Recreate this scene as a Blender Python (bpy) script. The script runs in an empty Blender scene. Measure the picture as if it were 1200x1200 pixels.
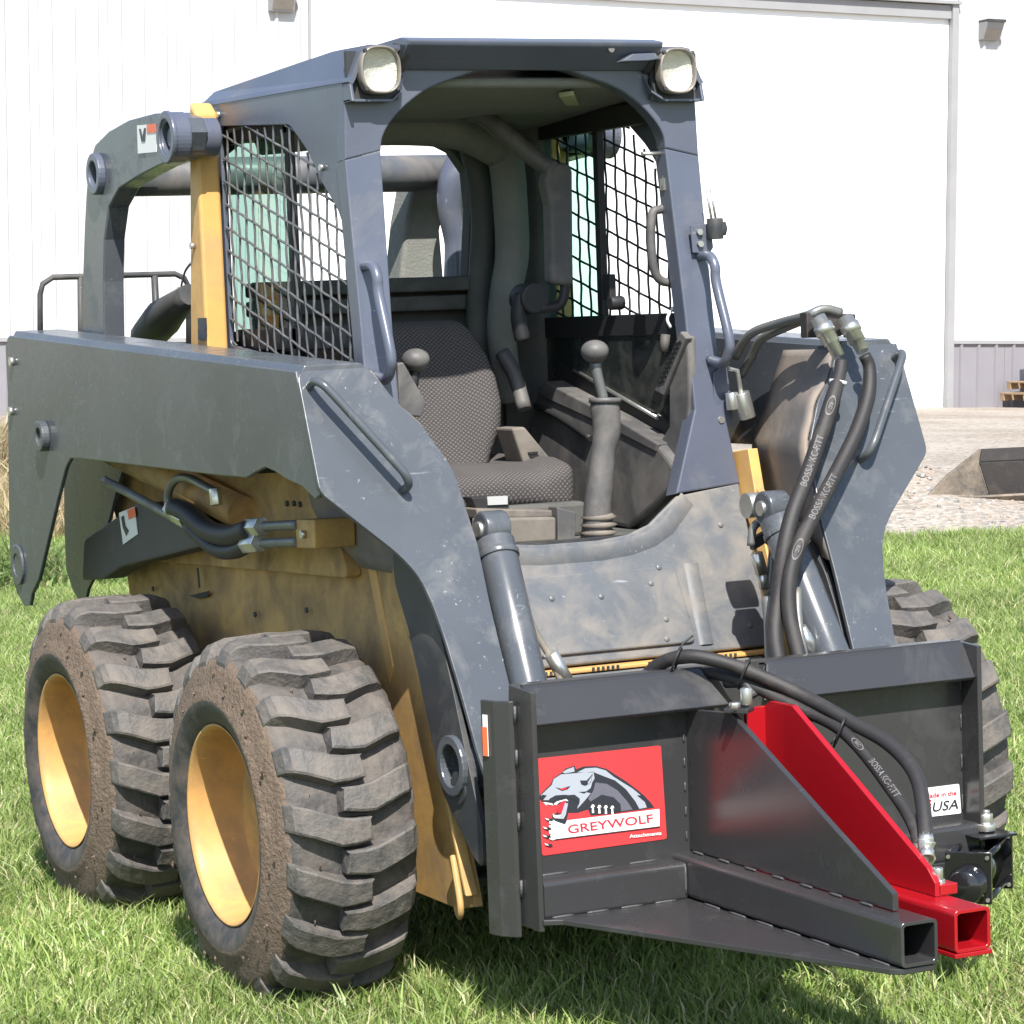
import bpy, bmesh, math, random
import numpy as np
from mathutils import Vector, Matrix, noise

random.seed(7)
S = bpy.context.scene
COL = S.collection

# ------------------------------------------------------------------ camera
CX, CY, FOC = 557.21, 759.38, 3280.97
CAM = Vector((-3.066548, -5.825799, 1.511087))
YAW, PIT, ROL = 0.448302, -0.117244, -0.038691
FW = Vector((math.sin(YAW)*math.cos(PIT), math.cos(YAW)*math.cos(PIT), math.sin(PIT)))
_r = FW.cross(Vector((0, 0, 1))).normalized(); _u = _r.cross(FW)
RT = _r*math.cos(ROL) + _u*math.sin(ROL)
UP = -_r*math.sin(ROL) + _u*math.cos(ROL)
cd = bpy.data.cameras.new('camera'); cam = bpy.data.objects.new('camera', cd); COL.objects.link(cam)
m = Matrix((RT, UP, -FW)).transposed().to_4x4(); m.translation = CAM; cam.matrix_world = m
cd.sensor_width = 36; cd.lens = FOC/1200*36
cd.shift_x = (600-CX)/1200; cd.shift_y = (CY-600)/1200
cd.clip_start = 0.1; cd.clip_end = 2000
S.camera = cam
S.render.resolution_x = S.render.resolution_y = 1024

# ------------------------------------------------------------------ light
SUN_DIR = Vector((-0.245, -0.74, 0.93)).normalized()      # towards the sun
w = bpy.data.worlds.new('World'); S.world = w; w.use_nodes = True
nt = w.node_tree; nt.nodes.clear()
sky = nt.nodes.new('ShaderNodeTexSky'); sky.sky_type = 'NISHITA'; sky.sun_disc = False
sky.sun_elevation = math.asin(SUN_DIR.z)
sky.sun_rotation = math.atan2(SUN_DIR.x, SUN_DIR.y)
bg = nt.nodes.new('ShaderNodeBackground'); bg.inputs[1].default_value = 0.125
wo = nt.nodes.new('ShaderNodeOutputWorld')
nt.links.new(sky.outputs[0], bg.inputs[0]); nt.links.new(bg.outputs[0], wo.inputs[0])
sl = bpy.data.lights.new('sun', 'SUN'); sl.energy = 5.0; sl.angle = math.radians(0.5); sl.color = (1, 0.96, 0.9)
so = bpy.data.objects.new('sun', sl); COL.objects.link(so)
so.rotation_euler = SUN_DIR.to_track_quat('Z', 'Y').to_euler()
S.view_settings.view_transform = 'Standard'; S.view_settings.look = 'None'
S.view_settings.exposure = 0.74; S.view_settings.gamma = 1
S.view_settings.use_curve_mapping = False
S.cycles.max_bounces = 8; S.cycles.transparent_max_bounces = 12

# ------------------------------------------------------------------ measuring helpers: a sight line cut with a real plane
def ray(u, v): return FW + RT*((u-CX)/FOC) - UP*((v-CY)/FOC)
def on(ax, val, *pts):
    i = 'xyz'.index(ax); out = []
    for u, v in pts:
        d = ray(u, v); out.append(CAM + d*((val-CAM[i])/d[i]))
    return out if len(out) > 1 else out[0]
def onp(n, p0, *pts):
    n = Vector(n); p0 = Vector(p0); out = []
    for u, v in pts:
        d = ray(u, v); out.append(CAM + d*((p0-CAM).dot(n)/d.dot(n)))
    return out if len(out) > 1 else out[0]
def mir(p): return Vector((-p[0], p[1], p[2]))

# ------------------------------------------------------------------ materials
def mat(name, col, rough=0.5, metal=0.0, dirt=None, dirt_amt=0.5, dscale=6.0, bump=0.0, bscale=60.0, coat=0.0, chips=0.0, var=0.15, spec=0.5, low_dirt=None):
    M = bpy.data.materials.new(name); M.use_nodes = True; n = M.node_tree; L = n.links
    b = n.nodes['Principled BSDF']
    b.inputs['Roughness'].default_value = rough; b.inputs['Metallic'].default_value = metal
    b.inputs['Coat Weight'].default_value = coat; b.inputs['Specular IOR Level'].default_value = spec
    tc = n.nodes.new('ShaderNodeTexCoord')
    def nz(sc, det=6, ro=0.6, dist=0.0):
        t = n.nodes.new('ShaderNodeTexNoise'); t.inputs['Scale'].default_value = sc
        t.inputs['Detail'].default_value = det; t.inputs['Roughness'].default_value = ro
        t.inputs['Distortion'].default_value = dist
        L.new(tc.outputs['Object'], t.inputs['Vector']); return t
    def ramp(src, a, c):
        r = n.nodes.new('ShaderNodeMapRange'); r.inputs[1].default_value = a; r.inputs[2].default_value = c
        L.new(src, r.inputs[0]); return r.outputs[0]
    def mix(fac, A, B):
        x = n.nodes.new('ShaderNodeMix'); x.data_type = 'RGBA'
        if isinstance(fac, float): x.inputs[0].default_value = fac
        else: L.new(fac, x.inputs[0])
        for s, v in ((6, A), (7, B)):
            if isinstance(v, tuple): x.inputs[s].default_value = (*v, 1)
            else: L.new(v, x.inputs[s])
        return x.outputs[2]
    base = tuple(col)
    c = mix(ramp(nz(2.7).outputs[0], 0.3, 0.7), tuple(x*(1-var) for x in base), tuple(min(1, x*(1+var)) for x in base))
    rr = None
    if dirt:
        f = ramp(nz(dscale, 9, 0.68, 0.4).outputs[0], 0.62-dirt_amt*0.35, 0.82-dirt_amt*0.2)
        mu = n.nodes.new('ShaderNodeMath'); mu.operation = 'MULTIPLY'; mu.inputs[1].default_value = min(1, 0.35+dirt_amt*0.6)
        L.new(f, mu.inputs[0]); f = mu.outputs[0]
        c = mix(f, c, tuple(dirt))
        r = n.nodes.new('ShaderNodeMapRange'); r.inputs[3].default_value = rough; r.inputs[4].default_value = 0.9
        L.new(f, r.inputs[0]); L.new(r.outputs[0], b.inputs['Roughness'])
    if chips:
        a = ramp(nz(95, 3, 0.7, 0.8).outputs[0], 0.66, 0.70)
        g = ramp(nz(6, 5).outputs[0], 0.60-chips*0.10, 0.70-chips*0.10)
        mu = n.nodes.new('ShaderNodeMath'); mu.operation = 'MULTIPLY'; L.new(a, mu.inputs[0]); L.new(g, mu.inputs[1])
        c = mix(mu.outputs[0], c, (0.34, 0.35, 0.36))
        # long fine scratches
        mp = n.nodes.new('ShaderNodeMapping'); mp.inputs['Scale'].default_value = (3, 60, 8); mp.inputs['Rotation'].default_value = (0.5, 0.3, 0.7)
        L.new(tc.outputs['Object'], mp.inputs['Vector'])
        t = n.nodes.new('ShaderNodeTexNoise'); t.inputs['Scale'].default_value = 3; t.inputs['Detail'].default_value = 3
        L.new(mp.outputs[0], t.inputs['Vector'])
        c = mix(ramp(t.outputs[0], 0.70, 0.78), c, tuple(min(1, x*1.9+0.05) for x in base))
    L.new(c, b.inputs['Base Color'])
    if bump:
        bp = n.nodes.new('ShaderNodeBump'); bp.inputs['Strength'].default_value = bump; bp.inputs['Distance'].default_value = 0.01
        L.new(nz(bscale, 6).outputs[0], bp.inputs['Height']); L.new(bp.outputs[0], b.inputs['Normal'])
    return M

DUST = (0.30, 0.27, 0.22)
MUD = (0.20, 0.15, 0.105)
M = {}
M['paint'] = mat('grey_machine_paint', (0.076, 0.085, 0.097), 0.24, dirt=(0.170, 0.168, 0.162), dirt_amt=0.28, dscale=9, chips=1.1, bump=0.04, bscale=30, spec=0.6)
M['cab'] = mat('cab_paint', (0.092, 0.104, 0.140), 0.30, dirt=(0.19, 0.185, 0.18), dirt_amt=0.25, dscale=5, chips=0.25, bump=0.03, spec=0.6)
M['cheek'] = mat('dusty_arm_inside', (0.12, 0.12, 0.13), 0.6, dirt=(0.31, 0.25, 0.195), dirt_amt=0.95, dscale=4.5, chips=0.5, bump=0.1)
M['cowl'] = mat('dusty_cowl_paint', (0.112, 0.122, 0.135), 0.36, dirt=(0.27, 0.235, 0.19), dirt_amt=0.54, dscale=8, chips=0.9, bump=0.06, bscale=25)
M['darkpaint'] = mat('dark_paint', (0.035, 0.038, 0.042), 0.5, dirt=(0.14, 0.125, 0.105), dirt_amt=0.5, chips=0.4)
M['yellow'] = mat('yellow_paint', (0.56, 0.34, 0.11), 0.42, dirt=(0.21, 0.145, 0.085), dirt_amt=0.82, dscale=6.5, bump=0.08, bscale=20)
M['yclean'] = mat('yellow_paint_clean', (0.66, 0.38, 0.12), 0.42, dirt=(0.36, 0.24, 0.13), dirt_amt=0.5, dscale=7)
M['rim'] = mat('rim_paint', (0.60, 0.33, 0.11), 0.5, dirt=(0.30, 0.20, 0.11), dirt_amt=0.62, dscale=9, chips=0.25)
M['rubber'] = mat('tyre_rubber', (0.055, 0.052, 0.050), 0.62, dirt=(0.175, 0.150, 0.128), dirt_amt=0.72, dscale=13, bump=0.6, bscale=38)
M['lug'] = mat('tyre_lug_rubber', (0.080, 0.076, 0.073), 0.55, dirt=(0.21, 0.18, 0.15), dirt_amt=0.62, dscale=12, bump=0.5, bscale=60)
M['sidewall'] = mat('tyre_bead', (0.036, 0.037, 0.040), 0.55, dirt=(0.165, 0.130, 0.105), dirt_amt=0.62, dscale=16, bump=0.15)
M['mud'] = mat('dried_mud', (0.20, 0.145, 0.105), 0.95, dirt=(0.12, 0.085, 0.06), dirt_amt=0.7, dscale=35, bump=1.0, bscale=90)
M['powder'] = mat('charcoal_powder_coat', (0.037, 0.0365, 0.038), 0.26, var=0.05, bump=0.012, bscale=300, dirt=(0.10, 0.098, 0.095), dirt_amt=0.2, dscale=5, spec=0.7)
M['red'] = mat('red_powder_coat', (0.34, 0.006, 0.012), 0.32, var=0.04, coat=0.4)
M['weld'] = mat('weld_bead', (0.075, 0.075, 0.077), 0.4, bump=0.3, bscale=200)
M['hose'] = mat('hose_sleeve', (0.024, 0.022, 0.022), 0.55, bump=0.2, bscale=400, dirt=(0.10, 0.085, 0.072), dirt_amt=0.4, dscale=7)
M['rubber_black'] = mat('black_rubber', (0.02, 0.02, 0.021), 0.55)
M['zinc'] = mat('zinc_fitting', (0.62, 0.62, 0.58), 0.3, metal=0.85, dirt=(0.35, 0.30, 0.22), dirt_amt=0.3, dscale=30)
M['steelline'] = mat('steel_line', (0.20, 0.21, 0.21), 0.42, metal=0.5, dirt=(0.22, 0.18, 0.13), dirt_amt=0.5)
M['chrome'] = mat('chrome_rod', (0.7, 0.7, 0.7), 0.12, metal=1)
M['black'] = mat('gloss_black', (0.012, 0.012, 0.014), 0.14, coat=0.5)
M['inner'] = mat('cab_liner', (0.075, 0.078, 0.074), 0.78, dirt=(0.17, 0.16, 0.14), dirt_amt=0.45, dscale=5, bump=0.1)
M['plastic'] = mat('grey_plastic', (0.085, 0.083, 0.083), 0.5, dirt=(0.24, 0.22, 0.195), dirt_amt=0.5, dscale=6)
M['foam'] = mat('grey_foam_column', (0.19, 0.195, 0.175), 0.85, dirt=(0.25, 0.24, 0.22), dirt_amt=0.4, dscale=20, bump=0.35, bscale=130)
M['tan'] = mat('worn_tan_rubber', (0.20, 0.175, 0.145), 0.75, dirt=(0.08, 0.075, 0.07), dirt_amt=0.7, dscale=9)
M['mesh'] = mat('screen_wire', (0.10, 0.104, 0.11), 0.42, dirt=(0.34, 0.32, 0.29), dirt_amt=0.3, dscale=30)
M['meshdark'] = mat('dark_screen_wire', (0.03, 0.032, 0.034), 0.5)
M['dulllabel'] = mat('faded_label', (0.42, 0.43, 0.42), 0.5)
M['white'] = mat('white_vinyl', (0.80, 0.80, 0.78), 0.4, var=0.03)
M['vinylred'] = mat('red_vinyl', (0.62, 0.05, 0.055), 0.35, var=0.02, coat=0.3)
M['ink'] = mat('dark_ink', (0.03, 0.032, 0.04), 0.4, var=0.02)
M['inkgrey'] = mat('grey_ink', (0.13, 0.13, 0.16), 0.4, var=0.02)
M['inkpale'] = mat('pale_ink', (0.36, 0.39, 0.44), 0.4, var=0.02)
M['inkred'] = mat('red_ink', (0.66, 0.03, 0.05), 0.4, var=0.02)
M['orange'] = mat('orange_vinyl', (0.80, 0.16, 0.06), 0.4, var=0.05)
M['hosetext'] = mat('hose_print', (0.14, 0.132, 0.128), 0.6, var=0.2)
M['lens_bezel'] = mat('lamp_bezel', (0.22, 0.20, 0.18), 0.35, metal=0.2, dirt=DUST, dirt_amt=0.4, dscale=40)
M['steelwhite'] = mat('white_steel_siding', (0.50, 0.50, 0.505), 0.45, var=0.015)
M['doorwhite'] = mat('white_door_skin', (0.86, 0.86, 0.86), 0.45, var=0.01)
M['trim'] = mat('grey_trim', (0.29, 0.29, 0.295), 0.5, var=0.06)
M['wainscot'] = mat('grey_siding', (0.235, 0.225, 0.245), 0.55, var=0.04)
M['wood'] = mat('pallet_wood', (0.36, 0.25, 0.15), 0.8, dirt=(0.15, 0.10, 0.07), dirt_amt=0.5, dscale=20)
M['rust'] = mat('rusty_steel', (0.036, 0.031, 0.030), 0.55, dirt=(0.12, 0.09, 0.07), dirt_amt=0.25, dscale=8, bump=0.2)
M['dirtsteel'] = mat('dirt_caked_steel', (0.07, 0.062, 0.055), 0.8, dirt=(0.29, 0.235, 0.175), dirt_amt=0.8, dscale=7, bump=0.5)

def glass_mat(name, tint, rough=0.0):
    g = bpy.data.materials.new(name); g.use_nodes = True; n = g.node_tree; n.nodes.clear()
    o = n.nodes.new('ShaderNodeOutputMaterial'); mx = n.nodes.new('ShaderNodeMixShader')
    t = n.nodes.new('ShaderNodeBsdfTransparent'); t.inputs[0].default_value = (*tint, 1)
    gl = n.nodes.new('ShaderNodeBsdfGlossy'); gl.inputs['Roughness'].default_value = 0.03
    fr = n.nodes.new('ShaderNodeFresnel'); fr.inputs[0].default_value = 1.45
    geo = n.nodes.new('ShaderNodeNewGeometry'); sb = n.nodes.new('ShaderNodeMath'); sb.operation = 'SUBTRACT'; sb.inputs[0].default_value = 1; n.links.new(geo.outputs['Backfacing'], sb.inputs[1]); ml = n.nodes.new('ShaderNodeMath'); ml.operation = 'MULTIPLY'; n.links.new(fr.outputs[0], ml.inputs[0]); n.links.new(sb.outputs[0], ml.inputs[1])
    fr.inputs[0].default_value = 1.28; n.links.new(ml.outputs[0], mx.inputs[0]); n.links.new(t.outputs[0], mx.inputs[1]); n.links.new(gl.outputs[0], mx.inputs[2])
    n.links.new(mx.outputs[0], o.inputs[0]); return g
M['glass_green'] = glass_mat('green_tinted_glass', (0.66, 0.83, 0.77))
M['glass_clear'] = glass_mat('lamp_glass', (0.9, 0.9, 0.88))
M['darkglass'] = mat('dusty_dark_pane', (0.018, 0.022, 0.021), 0.12, dirt=(0.10, 0.10, 0.09), dirt_amt=0.5, dscale=7)
M['glass_dark'] = glass_mat('dusty_dark_glass', (0.25, 0.28, 0.27))

M['glass_lamp'] = glass_mat('lamp_lens_glass', (0.92, 0.91, 0.86))
M['lamp_reflector'] = mat('lamp_reflector', (0.80, 0.79, 0.76), 0.22, metal=0.4, bump=0.6, bscale=90, coat=0.6)
M['yellowed'] = mat('yellowed_plastic', (0.42, 0.42, 0.25), 0.5)
def fabric():
    F = bpy.data.materials.new('seat_fabric'); F.use_nodes = True; n = F.node_tree; L = n.links; b = n.nodes['Principled BSDF']
    b.inputs['Roughness'].default_value = 0.9
    tc = n.nodes.new('ShaderNodeTexCoord')
    w1 = n.nodes.new('ShaderNodeTexWave'); w1.wave_type = 'BANDS'; w1.bands_direction = 'DIAGONAL'; w1.inputs['Scale'].default_value = 48; w1.inputs['Distortion'].default_value = 1.5; w1.inputs['Detail'].default_value = 1
    mp = n.nodes.new('ShaderNodeMapping'); mp.inputs['Scale'].default_value = (-1, 1, 1)
    L.new(tc.outputs['Object'], mp.inputs[0])
    w2 = n.nodes.new('ShaderNodeTexWave'); w2.bands_direction = 'DIAGONAL'; w2.inputs['Scale'].default_value = 48; w2.inputs['Distortion'].default_value = 1.5
    L.new(tc.outputs['Object'], w1.inputs['Vector']); L.new(mp.outputs[0], w2.inputs['Vector'])
    mu = n.nodes.new('ShaderNodeMath'); mu.operation = 'MULTIPLY'; L.new(w1.outputs['Fac'], mu.inputs[0]); L.new(w2.outputs['Fac'], mu.inputs[1])
    nz = n.nodes.new('ShaderNodeTexNoise'); nz.inputs['Scale'].default_value = 7; L.new(tc.outputs['Object'], nz.inputs['Vector'])
    ad = n.nodes.new('ShaderNodeMath'); ad.operation = 'MULTIPLY_ADD'; ad.inputs[1].default_value = 0.5; L.new(nz.outputs[0], ad.inputs[0]); L.new(mu.outputs[0], ad.inputs[2])
    r = n.nodes.new('ShaderNodeValToRGB'); r.color_ramp.elements[0].position = 0.25; r.color_ramp.elements[0].color = (0.048, 0.044, 0.043, 1)
    r.color_ramp.elements[1].position = 0.9; r.color_ramp.elements[1].color = (0.135, 0.122, 0.118, 1)
    L.new(ad.outputs[0], r.inputs[0]); L.new(r.outputs[0], b.inputs['Base Color'])
    bp = n.nodes.new('ShaderNodeBump'); bp.inputs['Strength'].default_value = 0.4; bp.inputs['Distance'].default_value = 0.003
    L.new(mu.outputs[0], bp.inputs['Height']); L.new(bp.outputs[0], b.inputs['Normal'])
    return F
M['fabric'] = fabric()

# ------------------------------------------------------------------ object helpers
def link(o, parent=None):
    COL.objects.link(o)
    if parent is not None: o.parent = parent
    return o
def thing(name, label, cat, group=None):
    o = bpy.data.objects.new(name, None); o.empty_display_size = 0.2; link(o)
    o['label'] = label; o['category'] = cat
    if group: o['group'] = group
    return o
def tag(o, label=None, cat=None, group=None, kind=None):
    if label: o['label'] = label
    if cat: o['category'] = cat
    if group: o['group'] = group
    if kind: o['kind'] = kind
    return o
class MB:
    def __init__(s): s.v = []; s.f = []; s.sm = []
    def add(s, vs, fs, smooth=False):
        k = len(s.v); s.v += [tuple(x) for x in vs]; s.f += [tuple(i+k for i in f) for f in fs]; s.sm += [smooth]*len(fs); return s
    def box(s, a, b):      # axis box from corner a to corner b
        x0, y0, z0 = (min(a[i], b[i]) for i in range(3)); x1, y1, z1 = (max(a[i], b[i]) for i in range(3))
        return s.hexa([(x0,y0,z0),(x1,y0,z0),(x1,y1,z0),(x0,y1,z0)], [(x0,y0,z1),(x1,y0,z1),(x1,y1,z1),(x0,y1,z1)])
    def hexa(s, lo, hi):
        n = len(lo)
        fs = [tuple(range(n-1, -1, -1)), tuple(range(n, 2*n))] + [(i, (i+1) % n, n+(i+1) % n, n+i) for i in range(n)]
        return s.add(list(lo)+list(hi), fs)
    def obox(s, c, ax, ay, az):   # oriented box: centre and three half vectors
        c, ax, ay, az = Vector(c), Vector(ax), Vector(ay), Vector(az)
        lo = [c-ax-ay-az, c+ax-ay-az, c+ax+ay-az, c-ax+ay-az]; hi = [p+2*az for p in lo]
        return s.hexa(lo, hi)
    def prism(s, pts, d):
        d = Vector(d); return s.hexa([Vector(p) for p in pts], [Vector(p)+d for p in pts])
    def tube(s, pts, r, n=14, cap=True, smooth_path=True, sub=5):
        pts = [Vector(p) for p in pts]
        rs = r if isinstance(r, (list, tuple)) else [r]*len(pts)
        if smooth_path and len(pts) > 2: pts, rs = crom(pts, rs, sub)
        t0 = (pts[1]-pts[0]).normalized(); a = Vector((0, 0, 1)) if abs(t0.z) < 0.9 else Vector((1, 0, 0))
        nn = t0.cross(a).normalized(); vs = []; fs = []
        for i, p in enumerate(pts):
            t = (pts[min(i+1, len(pts)-1)]-pts[max(i-1, 0)]).normalized()
            nn = (nn - t*nn.dot(t)).normalized(); bb = t.cross(nn)
            for k in range(n):
                an = 2*math.pi*k/n; vs.append(p + (nn*math.cos(an)+bb*math.sin(an))*rs[i])
        for i in range(len(pts)-1):
            for k in range(n):
                fs.append((i*n+k, i*n+(k+1) % n, (i+1)*n+(k+1) % n, (i+1)*n+k))
        s.add(vs, fs, True)
        if cap:
            base = len(s.v)-len(vs)
            s.f.append(tuple(base+k for k in range(n-1, -1, -1))); s.sm.append(False)
            s.f.append(tuple(base+(len(pts)-1)*n+k for k in range(n))); s.sm.append(False)
        return s
    def cyl(s, a, b, r, n=28, r2=None):
        return s.tube([a, b], [r, r if r2 is None else r2], n=n, smooth_path=False)
    def ring(s, a, b, ro, ri, n=28):   # hollow cylinder a->b
        a, b = Vector(a), Vector(b); t = (b-a).normalized(); q = Vector((0, 0, 1)) if abs(t.z) < 0.9 else Vector((1, 0, 0))
        e = t.cross(q).normalized(); g = t.cross(e); vs = []
        for c, r in ((a, ro), (b, ro), (b, ri), (a, ri)):
            for k in range(n): an = 2*math.pi*k/n; vs.append(c+(e*math.cos(an)+g*math.sin(an))*r)
        fs = []
        for j in range(4):
            for k in range(n): fs.append((j*n+k, j*n+(k+1) % n, ((j+1) % 4)*n+(k+1) % n, ((j+1) % 4)*n+k))
        return s.add(vs, fs)
    def lathe(s, prof, c, ax, e, n=48, smooth=True):   # profile (along axis, radius)
        c, ax, e = Vector(c), Vector(ax), Vector(e); g = ax.cross(e); vs = []; fs = []
        for h, r in prof:
            for k in range(n): an = 2*math.pi*k/n; vs.append(c+ax*h+(e*math.cos(an)+g*math.sin(an))*r)
        for j in range(len(prof)-1):
            for k in range(n): fs.append((j*n+k, j*n+(k+1) % n, (j+1)*n+(k+1) % n, (j+1)*n+k))
        return s.add(vs, fs, smooth)
    def groups(s):
        # loose pieces whose boxes do not touch
        n = len(s.v); par = list(range(n))
        def fd(a):
            while par[a] != a: par[a] = par[par[a]]; a = par[a]
            return a
        for f in s.f:
            for q in f[1:]: par[fd(f[0])] = fd(q)
        comp = {}
        for i in range(n): comp.setdefault(fd(i), []).append(i)
        cs = list(comp.values()); bb = []
        for c in cs:
            A = np.array([s.v[i] for i in c]); bb.append((A.min(0)-0.003, A.max(0)+0.003))
        if len(cs) > 60: return [list(range(n))]
        gp = list(range(len(cs)))
        def f2(a):
            while gp[a] != a: a = gp[a]
            return a
        for i in range(len(cs)):
            for j in range(i):
                if (bb[i][0] <= bb[j][1]).all() and (bb[j][0] <= bb[i][1]).all(): gp[f2(i)] = f2(j)
        out = {}
        for i in range(len(cs)): out.setdefault(f2(i), []).extend(cs[i])
        return list(out.values())
    def build(s, name, mt, parent=None, bevel=0.0, seg=2, label=None, fix=True, autosmooth=True):
        if name in ('lettering', 'window_screen', 'hose_print', 'weld_bead', 'slot_teeth', 'reflector'): g = [0]
        else: g = s.groups()
        if len(g) > 1:
            first = None
            for c in g:
                st = set(c); mp = {}; b = MB()
                for i in c: mp[i] = len(b.v); b.v.append(s.v[i])
                for f, sm in zip(s.f, s.sm):
                    if f[0] in st: b.f.append(tuple(mp[i] for i in f)); b.sm.append(sm)
                o = b.build1(name, mt, parent, bevel, seg, label, fix); first = first or o
            return first
        o = s.build1(name, mt, parent, bevel, seg, label, fix)
        if name in ('weld_bead', 'slot_teeth'): o['kind'] = 'stuff'
        return o
    def build1(s, name, mt, parent=None, bevel=0.0, seg=2, label=None, fix=True):
        me = bpy.data.meshes.new(name); me.from_pydata(s.v, [], s.f)
        me.polygons.foreach_set('use_smooth', s.sm); me.materials.append(M[mt] if isinstance(mt, str) else mt)
        if fix:
            bm = bmesh.new(); bm.from_mesh(me); bmesh.ops.recalc_face_normals(bm, faces=bm.faces); bm.to_mesh(me); bm.free()
        o = link(bpy.data.objects.new(name, me), parent)
        if bevel:
            md = o.modifiers.new('bevel', 'BEVEL'); md.width = bevel; md.segments = seg; md.limit_method = 'ANGLE'; md.angle_limit = math.radians(35)
        if label: o['label'] = label
        return o
def crom(pts, rs, sub):
    P = [pts[0]*2-pts[1]] + pts + [pts[-1]*2-pts[-2]]; R = [rs[0]]+list(rs)+[rs[-1]]; out = []; ro = []
    for i in range(1, len(P)-2):
        for j in range(sub):
            t = j/sub; a, b, c, d = P[i-1], P[i], P[i+1], P[i+2]
            out.append(0.5*((2*b)+(c-a)*t+(2*a-5*b+4*c-d)*t*t+(3*b-a-3*c+d)*t**3)); ro.append(R[i]*(1-t)+R[i+1]*t)
    out.append(pts[-1]); ro.append(rs[-1]); return out, ro

def plate(name, mt, outer, n, thick, parent=None, holes=(), bevel=0.0015, label=None, back=True):
    """sheet of steel: outline and holes lie on a plane of normal n (front face); thickness goes the other way"""
    n = Vector(n).normalized(); o0 = Vector(outer[0]); e = (Vector(outer[1])-o0); e = (e-n*e.dot(n)).normalized(); g = n.cross(e)
    cu = bpy.data.curves.new(name, 'CURVE'); cu.dimensions = '2D'; cu.fill_mode = 'BOTH'
    cu.extrude = max(0.0001, thick/2-bevel); cu.bevel_depth = bevel; cu.offset = -bevel; cu.bevel_resolution = 1
    for loop in [outer]+list(holes):
        sp = cu.splines.new('POLY'); sp.points.add(len(loop)-1)
        for i, p in enumerate(loop):
            d = Vector(p)-o0; sp.points[i].co = (d.dot(e), d.dot(g), 0, 1)
        sp.use_cyclic_u = True
    t = bpy.data.objects.new(name, cu); dg = bpy.context.evaluated_depsgraph_get()
    me0 = t.to_mesh(); me = me0.copy(); t.to_mesh_clear(); bpy.data.objects.remove(t); bpy.data.curves.remove(cu)
    mx = Matrix((e, g, n)).transposed().to_4x4(); mx.translation = o0 - n*(thick/2)
    me.transform(mx); me.name = name
    bm = bmesh.new(); bm.from_mesh(me); bmesh.ops.remove_doubles(bm, verts=bm.verts, dist=1e-5); bm.to_mesh(me); bm.free()
    me.materials.clear(); me.materials.append(M[mt]); me.polygons.foreach_set('use_smooth', [False]*len(me.polygons))
    ob = link(bpy.data.objects.new(name, me), parent)
    if label: ob['label'] = label
    return ob
def rounded(pts, rad, seg=4):
    """round the corners of a 3D polygon"""
    out = []; N = len(pts); pts = [Vector(p) for p in pts]
    for i in range(N):
        a, b, c = pts[i-1], pts[i], pts[(i+1) % N]; r = rad[i] if isinstance(rad, (list, tuple)) else rad
        if r <= 0: out.append(b); continue
        d1, d2 = (a-b), (c-b); r = min(r, d1.length*0.45, d2.length*0.45); p, q = b+d1.normalized()*r, b+d2.normalized()*r
        for k in range(seg+1):
            t = k/seg; out.append(p*(1-t)**2+b*2*t*(1-t)+q*t*t)
    return out
def softbox(name, mt, c, size, parent=None, rot=None, bev=0.03, label=None, seg=5, warp=None):
    bm = bmesh.new(); bmesh.ops.create_cube(bm, size=1)
    for v in bm.verts: v.co = Vector((v.co.x*size[0], v.co.y*size[1], v.co.z*size[2]))
    bmesh.ops.bevel(bm, geom=bm.edges[:], offset=bev, segments=seg, profile=0.5, affect='EDGES')
    if warp:
        bmesh.ops.subdivide_edges(bm, edges=[e for e in bm.edges if e.calc_length() > 0.04], cuts=5, use_grid_fill=True)
        for v in bm.verts: v.co = warp(v.co.copy())
    me = bpy.data.meshes.new(name); bm.to_mesh(me); bm.free()
    mx = (rot.to_4x4() if rot else Matrix.Identity(4)); mx.translation = Vector(c); me.transform(mx)
    me.materials.append(M[mt]); me.polygons.foreach_set('use_smooth', [True]*len(me.polygons))
    o = link(bpy.data.objects.new(name, me), parent)
    if label: o['label'] = label
    return o
def text_mesh(s, size, shear=0.0, bold=0.0, align='CENTER'):
    cu = bpy.data.curves.new('text', 'FONT'); cu.body = s; cu.size = size; cu.align_x = align; cu.align_y = 'CENTER'; cu.offset = bold; cu.shear = shear; cu.resolution_u = 3
    t = bpy.data.objects.new('text', cu); me0 = t.to_mesh(); vs = [v.co.copy() for v in me0.vertices]; fs = [tuple(p.vertices) for p in me0.polygons]
    t.to_mesh_clear(); bpy.data.objects.remove(t); bpy.data.curves.remove(cu); return vs, fs
def text_on(s, size, c, e, g, width=None, **k):
    """flat lettering: centre, baseline direction e, up direction g, stretched to width"""
    vs, fs = text_mesh(s, size, **k); xs = [v.x for v in vs]; w_ = max(xs)-min(xs); f = (width/w_) if width else 1; xm = (max(xs)+min(xs))/2
    ys = [v.y for v in vs]; ym = (max(ys)+min(ys))/2
    return [Vector(c)+Vector(e)*((v.x-xm)*f)+Vector(g)*(v.y-ym) for v in vs], fs
Z3 = Vector((0, 0, 1)); X3 = Vector((1, 0, 0)); Y3 = Vector((0, 1, 0))
# ================================================================== SKID STEER
ss = thing('skid_steer_loader', 'dusty dark grey and yellow skid steer loader with open wire mesh cab and muddy tyres', 'skid steer')

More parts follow.
